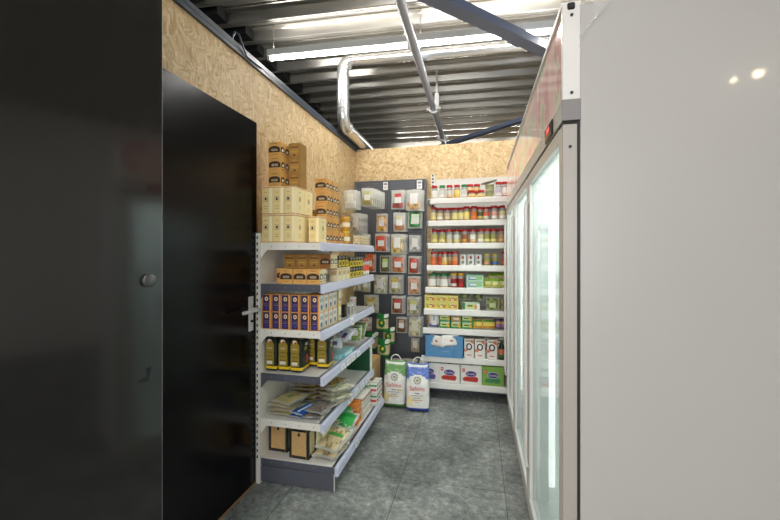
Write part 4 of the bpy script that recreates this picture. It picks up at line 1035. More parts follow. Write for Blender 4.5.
oc = mat('olive_enamel_tin', s2l(150, 152, 112), 0.35)
def f():
    return MB().lathe([(0.040, 0), (0.041, 0.003), (0.039, 0.006), (0.039, 0.054), (0.041, 0.057), (0.040, 0.060)], (0, 0, 0), oc, 20).build('olive_tin')
tx = on_y(489.5, JY)
place('otin', f, (tx, JY + 0.01, BZ[0] + .0005), 0, 'round olive grey tin on the top shelf, lower of two', 'tin', 'olive grey tins')
place('otin', f, (tx + 0.002, JY + 0.01, BZ[0] + .061), 0, 'round olive grey tin on the top shelf, stacked on its twin', 'tin', 'olive grey tins')
place('opack', b_packet('olive_packet', 0.15, 0.10, 0.025, (134, 134, 96), None, None, 1.0, False, 41, wr=0.06), (tx - 0.006, JY - 0.028, BZ[0] + 0.148), 0, 'olive packet lying tilted on top of the two olive tins', 'packet', None, R(-90), R(-14))
s2 = [(433.8, (170, 120, 60), YL, YL2), (440.2, (150, 130, 90), W1, YL2), (447.5, (150, 96, 80), YL2, (200, 180, 150)), (455, (180, 160, 90), YL, YL), (461, (150, 140, 80), YL2, YL), (466.5, (196, 170, 80), YL, (236, 220, 130)),
      (474, (206, 98, 40), (226, 130, 60), (214, 110, 56)), (480.2, (96, 100, 50), (196, 176, 90), (80, 90, 50)), (486, (150, 130, 90), (200, 206, 190), (214, 90, 60)), (494.3, (180, 180, 180), W1, (222, 160, 150)), (502.2, (190, 180, 170), W1, YL2)]
for i, (px, c_, a_, b_) in enumerate(s2): put_jar(1, px, i, RED, c_, a_, b_, 'second shelf, %s from the left' % ORD[i], 0.132 if i in (0, 5, 6, 9, 10) else 0.122)
s3 = [(434.8, (190, 160, 80), YL, (200, 190, 110)), (442.2, (170, 150, 80), YL, (190, 180, 100)), (449.4, (190, 190, 170), YL2, W2), (456.6, (200, 186, 130), YL, W2), (464.5, (150, 90, 50), (206, 150, 60), (150, 90, 50)), (472.6, (190, 130, 90), (232, 196, 150), W1),
      (480.6, (190, 170, 150), W1, YL2), (486.8, (130, 120, 60), YL, (150, 150, 80)), (493.4, (140, 130, 60), YL, (160, 160, 80)), (501.2, (150, 96, 60), (214, 180, 120), (190, 150, 110))]
for i, (px, c_, a_, b_) in enumerate(s3): put_jar(2, px, i, RED, c_, a_, b_, 'third shelf, %s from the left' % ORD[i], 0.13)
for sh, pxs in ((1, (437, 444, 451.5, 458.5, 470.5, 477, 483, 490, 498)), (2, (438.6, 446, 453, 460.6, 468.5, 476.6, 483.6, 490, 497.4))):
    for i, px in enumerate(pxs): put_jar(sh, px, i + 3, RED, (150, 110, 70), YL2, W2, '%s shelf, rear row, %s from the left' % (ORD[sh], ORD[i]), 0.13, dy=0.075)
s4 = [(433.6, (214, 96, 40), (226, 120, 60), (220, 108, 50)), (440.4, (206, 90, 40), (222, 110, 60), (210, 90, 40)), (444.6, (206, 150, 60), (232, 180, 90), (220, 200, 150)), (455, (214, 90, 40), (222, 110, 60), (224, 150, 90))]
for i, (px, c_, a_, b_) in enumerate(s4): put_jar(3, px, i, RED, c_, a_, b_, 'orange spice, fourth shelf, %s from the left' % ORD[i], 0.128, dy=0.05 if i == 1 else 0)
put_jar(3, 450, 2, RED, (190, 120, 50), (226, 160, 80), YL2, 'fourth shelf, half hidden behind the orange jars', 0.128, dy=0.07)
put_jar(3, 504.6, 2, RED, (170, 90, 60), (210, 120, 80), (190, 110, 80), 'fourth shelf, last one beside the cooler', 0.128)
def f():
    mb = MB().lathe([(0.032, 0), (0.033, 0.003), (0.0325, 0.006), (0.0325, 0.098), (0.033, 0.101), (0.031, 0.104)], (0, 0, 0), cm(226, 226, 224, 0.3), 20)
    c = Vector((0, -0.034, 0.05))
    mb.ell(c + Z * 0.025, X, Z, 0.010, 0.016, K['black'], 0.001, 12).ell(c + Z * 0.026, X, Z, 0.006, 0.010, K['red'], 0.0014, 10).ell(c - Z * 0.018, X, Z, 0.014, 0.016, cm(110, 122, 104), 0.001, 12)
    return mb.build('white_tin')
for i, px in enumerate((463, 470.8, 478.4)): place('wtin', f, (on_y(px, JY), JY, BZ[3] + .0005), 0, 'white printed tin on the fourth shelf, %s of three' % pl[i], 'tin', 'white printed tins')
for i, (px, lb) in enumerate(((487, (206, 190, 180)), (495, (70, 110, 190)))):
    place('capj%d' % i, b_jar((190, 170, 90), (134, 130, 40), lb if i else (206, 150, 130), (160, 150, 50), 0.11, 0.029), (on_y(px, JY), JY, BZ[3] + .0005), 0, 'glass jar of green pickles with gold lid, ' + ('pink label', 'blue label')[i], 'jar', 'pickle jars')
for i, (px, dy) in enumerate(((432, 0), (438.4, 0.06), (444, 0), (450, 0.06))):
    put_jar(4, px, i, GRN, (196, 160, 110), W1, W1, 'fifth shelf, ' + ('left front', 'left rear', 'right front', 'right rear')[i], 0.128, 0.038 if dy == 0 else 0.03, dy)
for i, (px, dy) in enumerate(((453.8, 0), (460.8, 0))):
    put_jar(4, px, i, YEL, (160, 30, 26), (176, 40, 34) if i else W2, (150, 26, 24), 'dark red contents, fifth shelf, ' + ('left', 'right')[i], 0.135, 0.031, dy)
gb = b_plain('green_soap_carton', 0.155, 0.075, 0.062, cm(196, 224, 206), [(0.45, -0.1, 0.55, 0.5, (86, 150, 176)), (0.5, 0.25, 0.35, 0.5, (150, 200, 120)), (0.5, -0.1, 0.4, 0.22, 'w'), (0.9, 0, 0.98, 0.14, (120, 190, 130))], sides=False)
for i in range(2): place('soap', gb, (on_y(474.8, JY), JY + 0.01, BZ[4] + 0.0005 + i * 0.0625), 0, 'pale green and blue carton on the fifth shelf, %s of two' % ('lower', 'upper')[i], 'carton', 'pale green cartons')
ygb = b_packet('yellow_green_bag', 0.10, 0.10, 0.04, (206, 196, 84), (224, 220, 150), (110, 176, 50), 0.95, False, 51, (0.2, 0.85, 0.3, 0.8), content2=(150, 186, 66), wr=0.2)
for i, (px, z_, rx_, dy, w_) in enumerate(((488.5, 0.0, -14, -0.02, 'leftmost standing'), (496, 0.0, -18, -0.03, 'middle standing'), (501.5, 0.0, -12, -0.015, 'rightmost standing'), (493.5, 0.055, -25, 0.045, 'upper left behind'), (500, 0.06, -25, 0.05, 'upper right behind'))):
    place('ygb', ygb, (on_y(px, JY), JY + dy, BZ[4] + 0.003 + z_ * 0.9), R((-8, 6, -5, 10, 0)[i]), 'yellow and green snack bag on the fifth shelf, ' + w_, 'bag', 'yellow green snack bags', rx=R(rx_))
# sixth shelf
yf = b_plain('fruit_tea_carton', 0.108, 0.085, 0.066, cm(226, 212, 116), [(0.5, -0.32, 0.22, 0.6, (196, 196, 60), 'e'), (0.42, -0.18, 0.16, 0.45, (222, 120, 50), 'e'), (0.6, 0.06, 0.42, 0.4, (240, 232, 160)), (0.45, 0.32, 0.26, 0.55, (216, 170, 50), 'e'), (0.4, 0.2, 0.12, 0.3, (196, 60, 40), 'e'), (0.62, 0.05, 0.3, 0.16, (150, 110, 40))], sides=False)
for lv in range(2):
    for c_ in range(3):
        place('ftea', yf, (on_y(424.5 + 5.5 + c_ * 11.0, JY) + 0.006, JY + 0.015, BZ[5] + 0.0005 + lv * 0.0665), 0, 'yellow fruit tea carton, %s of the %s layer on the sixth shelf' % (pl[c_], ('lower', 'upper')[lv]), 'carton', 'yellow fruit tea cartons')
place('gcart', b_plain('green_white_carton', 0.155, 0.08, 0.075, cm(206, 218, 190), [(0.5, -0.42, 0.14, 0.8, 'green'), (0.5, 0.0, 0.45, 0.45, (226, 214, 120)), (0.55, -0.05, 0.3, 0.2, 'green'), (0.4, 0.28, 0.14, 0.5, (222, 150, 50), 'e'), (0.45, 0.44, 0.18, 0.7, 'w')], sides=False), (on_y(471, JY), JY + 0.01, BZ[5] + .0005), 0, 'wide green and white carton with a price sticker on the sixth shelf', 'carton')
place('gcart2', b_plain('green_white_carton', 0.16, 0.07, 0.075, cm(120, 140, 96), [(0.5, 0, 0.6, 0.4, 'cream'), (0.5, 0.1, 0.3, 0.2, 'green')], sides=False), (on_y(469, 3.76), 3.76, BZ[5] + .0005), 0, 'dark green carton hidden behind the wide green and white one', 'carton')
hb_ = b_packet('herb_packet', 0.11, 0.085, 0.035, (104, 122, 66), (196, 200, 150), None, 0.85, True, 61, (0.3, 0.7, 0.3, 0.6), film_m='clear', content2=(140, 150, 90), wr=0.2)
for i, (px, z_, dy) in enumerate(((465, 0.078, 0.085), (478, 0.078, 0.085))):
    place('herb', hb_, (on_y(px, JY + dy), JY + dy, BZ[5] + z_), R(5 - 10 * i), 'clear packet of green herbs on the cartons of the sixth shelf, %s one' % ('left', 'right')[i], 'packet', 'green herb packets', rx=R(-25))
place('herbb', b_packet('herb_bag', 0.115, 0.125, 0.05, (110, 130, 60), (196, 206, 150), None, 0.85, True, 63, (0.25, 0.75, 0.2, 0.5), film_m='clear', content2=(160, 176, 80), wr=0.2), (on_y(492.5, JY), JY, BZ[5] + 0.003), 0, 'large bag of dried green herbs standing on the sixth shelf', 'bag', rx=R(-10))
place('herbc', b_packet('herb_bag', 0.08, 0.11, 0.04, (130, 120, 56), None, None, 0.85, True, 64, film_m='clear', content2=(170, 150, 80), wr=0.2), (on_y(503.5, JY + .03), JY + .03, BZ[5] + 0.003), 0, 'brownish herb bag at the right end of the sixth shelf', 'bag', rx=R(-10))
# seventh shelf
place('wbag', b_packet('white_flour_bag', 0.095, 0.128, 0.05, (238, 236, 232), (150, 160, 180), None, 1.0, False, 71, (0.4, 0.6, 0.5, 0.85), wr=0.05), (on_y(434, JY), JY + 0.02, BZ[6] + 0.002), 0, 'white flour bag with blue lacy foot on the seventh shelf', 'bag')
wb = [o for o in C.objects if o.name == 'white_flour_bag'][0]
mb = MB(); bw_ = cm(60, 74, 150)
for k in range(5): mb.poly(Vector((-0.036 + k * 0.018, -0.014, 0.012)), X, Z, [(-0.008, -0.008), (0.008, -0.008), (0.008, 0.004 + 0.005 * abs(k - 2)), (0, 0.014 + 0.005 * abs(k - 2)), (-0.008, 0.004 + 0.005 * abs(k - 2))], bw_, 0.002)
q = mb.build('lace_print', None); q.parent = wb
gbx = b_plain('green_tea_carton', 0.098, 0.08, 0.064, cm(58, 148, 74), [(0.55, -0.05, 0.8, 0.5, (226, 222, 140)), (0.55, -0.1, 0.5, 0.22, 'green'), (0.45, 0.3, 0.24, 0.6, (232, 176, 50), 'e'), (0.9, 0, 0.9, 0.10, 'w')], sides=False)
for i, (px, lv) in enumerate(((445.2, 0), (445.2, 1), (456.3, 0), (467.5, 0), (467.5, 1))):
    place('gtea', gbx, (on_y(px, JY), JY + 0.015, BZ[6] + 0.0005 + lv * 0.0645), 0, 'green and yellow tea carton on the seventh shelf, ' + ('left pair lower', 'left pair upper', 'single middle one', 'right pair lower', 'right pair upper')[i], 'carton', 'green yellow tea cartons')
place('kraftc', b_plain('tan_carton', 0.09, 0.08, 0.055, cm(176, 150, 100), [(0.5, 0, 0.6, 0.3, 'cream')], sides=False), (on_y(456.3, JY), JY + 0.02, BZ[6] + 0.0655), 0, 'tan carton lying on the single middle green tea carton', 'carton')
yb2 = b_packet('yellow_pasta_bag', 0.11, 0.095, 0.045, (226, 176, 50), (240, 214, 90), (70, 140, 60), 0.95, False, 73, (0.2, 0.8, 0.3, 0.9), content2=(200, 120, 40), wr=0.2)
for i, px in enumerate((478, 485.5, 491)):
    place('ypasta', yb2, (on_y(px, JY), JY + 0.005 * i, BZ[6] + 0.003), R((-6, 4, 10)[i]), 'bright yellow and green bag on the seventh shelf, %s of three' % pl[i], 'bag', 'bright yellow bags', rx=R(-14))
place('foil', b_packet('foil_packet', 0.15, 0.10, 0.02, mat('foil_grey', s2l(176, 176, 172), 0.3, 0.5), None, None, 1.0, False, 75, wr=0.15), (on_y(484, JY), JY + 0.035, BZ[6] + 0.055), R(4), 'silvery packet lying over the bright yellow bags', 'packet', None, R(-35))
pp_ = b_packet('purple_packet', 0.075, 0.105, 0.035, (86, 40, 96), (150, 110, 150), (196, 150, 60), 0.95, False, 77, (0.2, 0.8, 0.2, 0.7), wr=0.15)
for i, px in enumerate((498.5, 504)): place('purpp', pp_, (on_y(px, JY), JY + 0.01, BZ[6] + 0.003), R(-6 * i), 'dark purple packet at the right of the seventh shelf, %s one' % ('left', 'right')[i], 'packet', 'purple packets', rx=R(-10))
# eighth shelf: blue crate, juice cartons, bottle
x0, x1 = on_y(420.5, 3.60), on_y(463.5, 3.60)
x0 = max(x0, BX0 + 0.004 - 0.02)
cz, chh = BZ[7] + 0.001, 0.20
mb = MB(); cr = K['crate']
cy0, cy1 = 3.602, 3.90
mb.box(x0, x1, cy0, cy1, cz, cz + 0.008, cr)
xm, hw = (x0 + x1) / 2, (x1 - x0) / 2
mb.prism([(x0, cz), (x1, cz), (x1, cz + chh), (x1 - 0.11, cz + chh), (x1 - 0.14, cz + chh - 0.06), (x0 + 0.12, cz + chh - 0.06), (x0 + 0.09, cz + chh), (x0, cz + chh)], 'y', cy0, cy0 + 0.006, cr)
mb.box(x0, x1, cy1 - 0.006, cy1, cz, cz + chh, cr).box(x0, x0 + 0.006, cy0, cy1, cz, cz + chh, cr).box(x1 - 0.006, x1, cy0, cy1, cz, cz + chh, cr)
for q in (0.012, 0.045, 0.072, hw * 2 - 0.085, hw * 2 - 0.05, hw * 2 - 0.014): mb.box(x0 + q - 0.003, x0 + q + 0.003, cy0 - 0.007, cy0, cz + 0.004, cz + chh, cr)
for (a_, b_) in ((x0, x0 + 0.09), (x1 - 0.11, x1)): mb.box(a_ - 0.001, b_, cy0 - 0.008, cy0, cz + chh - 0.010, cz + chh, cr)
mb.box(x0, x1, cy0 - 0.008, cy0, cz, cz + 0.008, cr).box(x0, x1, cy0 - 0.004, cy0, cz + 0.115, cz + 0.121, cr)
lt = cm(170, 206, 226)
mb.text('CT8', (xm - 0.07, cy0, cz + 0.095), X, Z, 0.014, lt, 0.001).text('CT8', (xm + 0.08, cy0, cz + 0.095), X, Z, 0.014, lt, 0.001).text('Fischer', (xm + 0.02, cy0, cz + 0.055), X, Z, 0.014, lt, 0.001)
tag(mb.build('blue_crate', origin=(xm, 3.75, cz)), 'blue plastic crate with cut-out rim on the back rack, holding white packets', 'crate')
wpk = b_packet('white_packet', 0.17, 0.10, 0.03, (238, 234, 228), (196, 120, 110), None, 1.0, False, 81, (0.42, 0.58, 0.4, 0.55), wr=0.12)
for i, (dx, dy, dz, rz_, rx_) in enumerate(((-0.07, -0.135, 0.105, -30, -14), (0.07, -0.13, 0.115, 26, -12), (-0.08, 0.03, 0.09, 6, -80), (0.07, 0.03, 0.125, -5, -82))):
    place('wpk', wpk, (xm + dx, 3.71 + dy, cz + dz), R(rz_), 'white paper packet in the blue crate, ' + ('front left one flopping over the rim', 'front right one', 'rear left one', 'rear right one')[i], 'packet', 'white packets in the crate', rx=R(rx_))
def f():
    W, D, H = 0.092, 0.075, 0.178
    mb = MB().bbox(-W / 2, W / 2, -D / 2, D / 2, 0, H, cm(238, 232, 224), 0.003)
    c = Vector((0, -D / 2, 0))
    mb.ell(c + Z * .105, X, Z, 0.028, 0.033, K['black'], 0.0006, 18).ell(c + Z * .105, X, Z, 0.016, 0.021, cm(246, 240, 236), 0.0010, 16)
    mb.poly(c, X, Z, [(-.044, .055), (-.016, .062), (-.008, .078), (-.034, .088), (-.044, .08)], cm(226, 130, 90), 0.0008)
    mb.poly(c, X, Z, [(.010, .145), (.042, .130), (.044, .12), (.044, .165), (.02, .17)], cm(216, 120, 84), 0.0006)
    mb.quad(c + Z * .158, X, Z, W * .7, 0.012, cm(150, 130, 90), 0.0006).quad(c + Z * .026, X, Z, W * .45, 0.010, cm(214, 110, 100), 0.0006)
    return mb.build('juice_carton')
for i, (px, dy) in enumerate(((469.2, 0), (480, 0), (492.5, 0), (488.5, 0.085), (499, 0.08))):
    place('juice', f, (on_y(px, JY + dy), JY + 0.01 + dy, BZ[7] + .0005), R((0, 0, -8, 3, 0)[i]), 'white carton with black ring print on the back rack, ' + ('first right of the blue crate', 'second right of the blue crate', 'third right of the blue crate', 'left one of the rear pair', 'right one of the rear pair')[i], 'carton', 'white ring print cartons')
def f():
    g_ = cm(16, 44, 22, 0.1)
    o = MB().lathe([(0.026, 0), (0.029, 0.004), (0.029, 0.105), (0.024, 0.125), (0.012, 0.15), (0.011, 0.185), (0.013, 0.187), (0.013, 0.193)], (0, 0, 0), g_, 20).build('sauce_bottle')
    MB().lathe([(0.0295, 0.05), (0.0295, 0.10)], (0, 0, 0), cm(206, 110, 84), 20).lathe([(0.0297, 0.018), (0.0297, 0.05)], (0, 0, 0), cm(50, 110, 50), 20).build('label_band', o)
    MB().lathe([(0.0135, 0.0), (0.0135, 0.02)], (0, 0, 0.180), cm(200, 204, 196), 16).build('cap', o); return o
place('bottle', f, (on_y(501.8, 3.63), 3.645, BZ[7] + .0005), 0, 'dark green bottle with orange label at the front right of the eighth shelf', 'bottle')
# ninth shelf: tea cartons with purple oval
def b_oval(base, fruit, oval=(70, 44, 130)):
    def f():
        W, D, H = 0.194, 0.20, 0.178
        mb = MB().bbox(-W / 2, W / 2, -D / 2, D / 2, 0, H, cm(*base), 0.003)
        c = Vector((0, -D / 2, 0)); fr2 = cm(*fruit)
        pts = [(-.075, .036), (-.06, .028), (.052, .022), (.066, .04), (.062, .066), (.03, .078), (-.05, .07), (-.076, .056)]
        mb.poly(c, X, Z, pts, fr2, 0.0005)
        for k in range(6): mb.ell(c + X * (-.055 + k * .021) + Z * (.046 + .006 * (k % 2)), X, Z, .012, .013, cm(max(0, fruit[0] - 26), max(0, fruit[1] - 16), max(0, fruit[2] - 16)), 0.0008 + .0001 * k, 10)
        mb.ell(c + Z * .098, X, Z, .053, .029, cm(236, 232, 242), 0.0015, 22).ell(c + Z * .098, X, Z, .050, .026, cm(*oval), 0.0019, 22)
        mb.text('Duolita', c + Z * .098, X, Z, 0.026, K['w'], 0.0024, 0.078)
        mb.quad(c - X * .068 + Z * .128, X, Z, .026, .032, cm(206, 84, 66), 0.0008).quad(c - X * .068 + Z * .128, X, Z, .016, .006, K['w'], 0.0012)
        t_ = Vector((0, 0, H)); mb.quad(t_ - Y * 0.03, X, Y, W * .96, 0.002, cm(180, 174, 150), 0.0005).poly(t_, X, Y, [(-.02, -.1), (.02, -.1), (.008, -.05), (-.008, -.05)], cm(150, 140, 120), 0.0006)
        return mb.build('tissue_carton')
    return f
OV = [(431.0, (238, 236, 230), (128, 104, 178), 'violet fruit, partly behind the blue flour sack'), (449.4, (238, 236, 230), (206, 62, 52), 'red fruit, left of the two red ones'), (470.6, (238, 236, 230), (206, 62, 52), 'red fruit, right of the two red ones'), (492.6, (136, 178, 78), (84, 150, 96), 'green, beside the cooler')]
for i, (px, b_, f_, t_) in enumerate(OV):
    x_ = on_y((0, 449.6, 471.1, 492.8)[i], 3.635)
    if i == 0: x_ = on_y(449.6, 3.635) - 0.199
    place('oval' + str(b_) + str(f_), b_oval(b_, f_), (x_, 3.735, BZ[8] + .0005), R((1, -1, 0, 1)[i]), 'large carton with purple oval, ' + t_, 'carton', 'purple oval cartons on the bottom shelf')

# ------------------------------------------------------------------ packets hanging on the pegboard
PEGY = 3.90
HK = []
def hang(px0, px1, py0, py1, Yf, depth, label_txt, key, bld, group='spice packets on the pegboard', rz=0, rx=0, hook=True):
    """n packets in a row on one hook; the front one spans the given pixels"""
    x_ = on_y((px0 + px1) / 2, Yf)
    zt, zb2 = h_at(x_, Yf, py0), h_at(x_, Yf, py1)
    for k in range(depth):
        lb = label_txt if k == 0 else '%s, %s behind the front one' % (label_txt, ORD[k - 1])
        yk = Yf + k * 0.034
        place(key, bld, (x_ + 0.006 * ((k * 7) % 3 - 1) + (0.004 * k if depth > 3 else 0), yk, zb2 - 0.003 * (k % 2)), R(rz + 2 * ((k * 5) % 3 - 1)), lb, 'packet', group, rx=R(rx))
    if hook:
        HK.append((x_, Yf, zt))
def hk(w_, h_, c_, lab, head, top=0.72, seed=1, film_m='haze', c2=None, acc=None, lb=(0.25, 0.72, 0.30, 0.80), t=0.028, name='spice_packet'):
    return b_packet(name, w_, h_, t, c_, lab, head, top, True, seed, lb, film_m, c2, 0.17, acc)
def sz(px0, px1, py0, py1, Yf):
    x_ = on_y((px0 + px1) / 2, Yf); return abs(on_y(px1, Yf) - on_y(px0, Yf)), abs(h_at(x_, Yf, py0) - h_at(x_, Yf, py1))
WT = (238, 236, 232)
P = [  # px0, px1, py0, py1, y, how many, contents, header colour, label colour, description, fill
 (392, 405, 190, 209, 3.90, 3, (150, 70, 60), (206, 70, 70), WT, 'reddish spice packet with red header in the top row', .30, 'clear'),
 (407, 422, 189.5, 210.5, 3.87, 4, (196, 160, 110), WT, WT, 'tan grain packet at the right end of the top row', .42, 'haze'),
 (377, 387, 213.5, 232, 3.90, 2, (206, 150, 70), (226, 214, 190), WT, 'golden spice packet, leftmost of the second row', .85, 'haze'),
 (394, 406, 212.5, 231.5, 3.90, 3, (176, 120, 76), (214, 208, 170), WT, 'brown spice packet in the middle of the second row', .40, 'haze'),
 (375.5, 388, 233.5, 252, 3.90, 3, (196, 96, 50), (224, 90, 84), WT, 'orange red spice packet, leftmost of the third row', .85, 'haze'),
 (391.5, 404, 234, 254, 3.86, 6, (204, 178, 110), WT, WT, 'thick row of yellow grain packets in the third row', .80, 'haze'),
 (409.5, 421, 235, 252, 3.92, 2, (196, 196, 192), WT, WT, 'whitish packet, rightmost of the third row', .50, 'clear'),
 (380.5, 391, 255.5, 272.5, 3.93, 2, (110, 106, 66), (196, 214, 130), (222, 230, 200), 'olive packet with pale green label in the fourth row', .95, 'haze'),
 (392, 405, 254.5, 273, 3.89, 3, (190, 120, 76), (226, 110, 90), WT, 'brown orange packet with red header in the fourth row', .85, 'haze'),
 (409, 420, 256, 274, 3.90, 3, (168, 70, 44), (222, 90, 100), WT, 'dark red spice packet, rightmost of the fourth row', .85, 'haze'),
 (374.5, 387, 275, 294, 3.90, 2, (206, 204, 176), WT, WT, 'pale beige packet, leftmost of the fifth row', .85, 'haze'),
 (389.5, 402, 275, 294, 3.89, 3, (176, 170, 134), (206, 176, 80), WT, 'grey beige packet with gold header in the fifth row', .85, 'clear'),
 (408.5, 420.5, 276, 295, 3.90, 2, (196, 146, 106), (226, 180, 160), WT, 'salmon brown packet, rightmost of the fifth row', .90, 'haze'),
 (392, 404, 296, 314, 3.89, 3, (140, 90, 66), (206, 66, 60), WT, 'dark brown packet with red label in the sixth row', .85, 'haze'),
 (407.5, 420, 297, 316, 3.89, 3, (176, 172, 140), (206, 210, 130), WT, 'greenish beige packet at the right of the sixth row', .85, 'haze'),
 (397, 407, 317, 333, 3.92, 2, (120, 86, 56), (196, 170, 140), WT, 'dark brown packet in the seventh row', .90, 'haze'),
 (409, 422, 317, 337, 3.88, 3, (206, 200, 160), WT, (226, 222, 196), 'pale noodle packet at the right of the seventh row', .90, 'clear'),
 (411.5, 420, 338, 352, 3.93, 1, (196, 176, 130), WT, WT, 'small tan packet in the lowest row beside the rack', .90, 'haze'),
 (366, 375, 254, 272, 3.86, 2, (206, 100, 44), (222, 130, 80), WT, 'bright orange packet half hidden behind the left rack', .98, 'haze'),
 (364.5, 378, 295, 313, 3.86, 2, (186, 176, 130), (206, 176, 90), (232, 222, 190), 'beige packet with gold header behind the left rack', .90, 'haze'),
 (361.5, 371, 317.5, 331, 3.70, 2, (222, 206, 196), (226, 150, 120), WT, 'pink and white packet behind the left rack', .95, 'haze'),
 (354, 361, 262, 291, 3.70, 2, (196, 190, 160), WT, WT, 'long pale packet in the corner behind the left rack', .90, 'clear'),
 (362, 369.5, 277, 292, 3.70, 2, (186, 180, 150), WT, WT, 'greyish packet in the corner behind the left rack', .90, 'clear'),
]
for i, p in enumerate(P):
    w_, h_ = sz(*p[:5])
    head = tuple(p[7]) if p[7] != WT else None
    hang(*p[:5], p[5], p[9], 'pk%d' % i, hk(w_, h_, p[6], tuple(p[8]), head, p[10], 100 + i, p[11], c2=tuple(min(255, int(v * 1.12)) for v in p[6])))
# green-cased packet of the second row
w_, h_ = sz(408.5, 422, 212, 228, 3.90)
hang(408.5, 422, 212, 228, 3.90, 2, 'green and white packet with round print in the second row', 'gcase', hk(w_, h_, (52, 140, 76), (222, 226, 214), (206, 222, 196), 1.0, 130, 'haze', c2=(70, 160, 90), lb=(0.22, 0.8, 0.28, 0.85)))
# long hooks near the corner
w_, h_ = sz(344.5, 358, 190, 209.5, 3.46)
hang(344.5, 358, 190, 209.5, 3.46, 3, 'milky white packet hanging highest in the left corner', 'milk', hk(w_, h_, (214, 214, 208), (226, 228, 214), None, .45, 140, 'haze', t=0.05), 'white packets in the corner')
w_, h_ = sz(362, 374, 188, 206, 3.50)
hang(362, 374, 188, 206, 3.50, 9, 'packet with olive grain foot on the longest hook', 'longrow', hk(w_, h_, (150, 136, 76), (232, 232, 220), (196, 206, 130), .42, 141, 'haze'), 'packets on the longest hook')
w_, h_ = sz(351, 362, 213, 234, 3.50)
hang(351, 362, 213, 234, 3.50, 5, 'greyish spice packet below the milky white ones', 'greysp', hk(w_, h_, (156, 146, 136), (206, 204, 198), None, .80, 142, 'clear', c2=(190, 176, 160)), 'greyish packets in the corner')
w_, h_ = sz(357.5, 368, 234, 250, 3.55)
hang(357.5, 368, 234, 250, 3.55, 3, 'whitish packet just above the top left shelf end', 'whit', hk(w_, h_, (206, 200, 188), WT, None, .6, 143, 'clear'), 'whitish packets in the corner')
# green logo packets low on the board
def b_logo():
    def mf(u, v, s_):
        if s_ < 0:
            if v > 0.70 or ((u - .5) ** 2 / .10 + (v - .48) ** 2 / .07 < 1): 
                if (u - .5) ** 2 / .012 + (v - .48) ** 2 / .010 < 1: return cm(226, 196, 60)
                return cm(20, 112, 50, 0.3) if not (v > 0.80 and u > 0.7) else cm(222, 226, 214)
            if v < 0.14: return cm(24, 118, 54, 0.3)
        return cm(206, 184, 140, 0.4, 0.08, 60)
    mb = MB(); pillow(mb, 0.108, 0.165, 0.032, mf, 150, 16, 20, 0.14); return mb.build('green_logo_packet')
for i, (px, py, Yk, n_) in enumerate(((382, 331, 3.60, 3), (388.5, 344, 3.68, 3), (383, 357, 3.56, 4))):
    x_ = on_y(px, Yk); zb2 = h_at(x_, Yk, py)
    for k in range(n_):
        place('glogo', b_logo, (x_ - 0.003 * k, Yk + k * 0.034, zb2 - 0.004 * k), R(4 * (k - 1)), 'green and tan packet with round yellow seal, %s bunch, %s from the front' % (('highest', 'middle right', 'lowest')[i], ORD[k]), 'packet', 'green seal packets')
    HK.append((x_ + 0.005, Yk, zb2 + 0.155))
x_ = on_y(371, 3.62)
for k in range(3): place('glogo', b_logo, (x_, 3.60 + k * 0.05, h_at(x_, 3.62, 350)), R(-6), 'green and tan packet with round yellow seal, bunch behind the rack, %s from the front' % ORD[k], 'packet', 'green seal packets')
HK.append((x_, 3.60, h_at(x_, 3.62, 350) + 0.155))
for (x_, y_, z_) in HK:       # chrome hooks, parts of the pegboard
    MB().tube([(x_, 4.004, z_ + 0.002), (x_, y_ + 0.01, z_ + 0.0), (x_, y_ - 0.016, z_ + 0.012)], 0.0022, M['chrome'], 6).build('hook', pb)

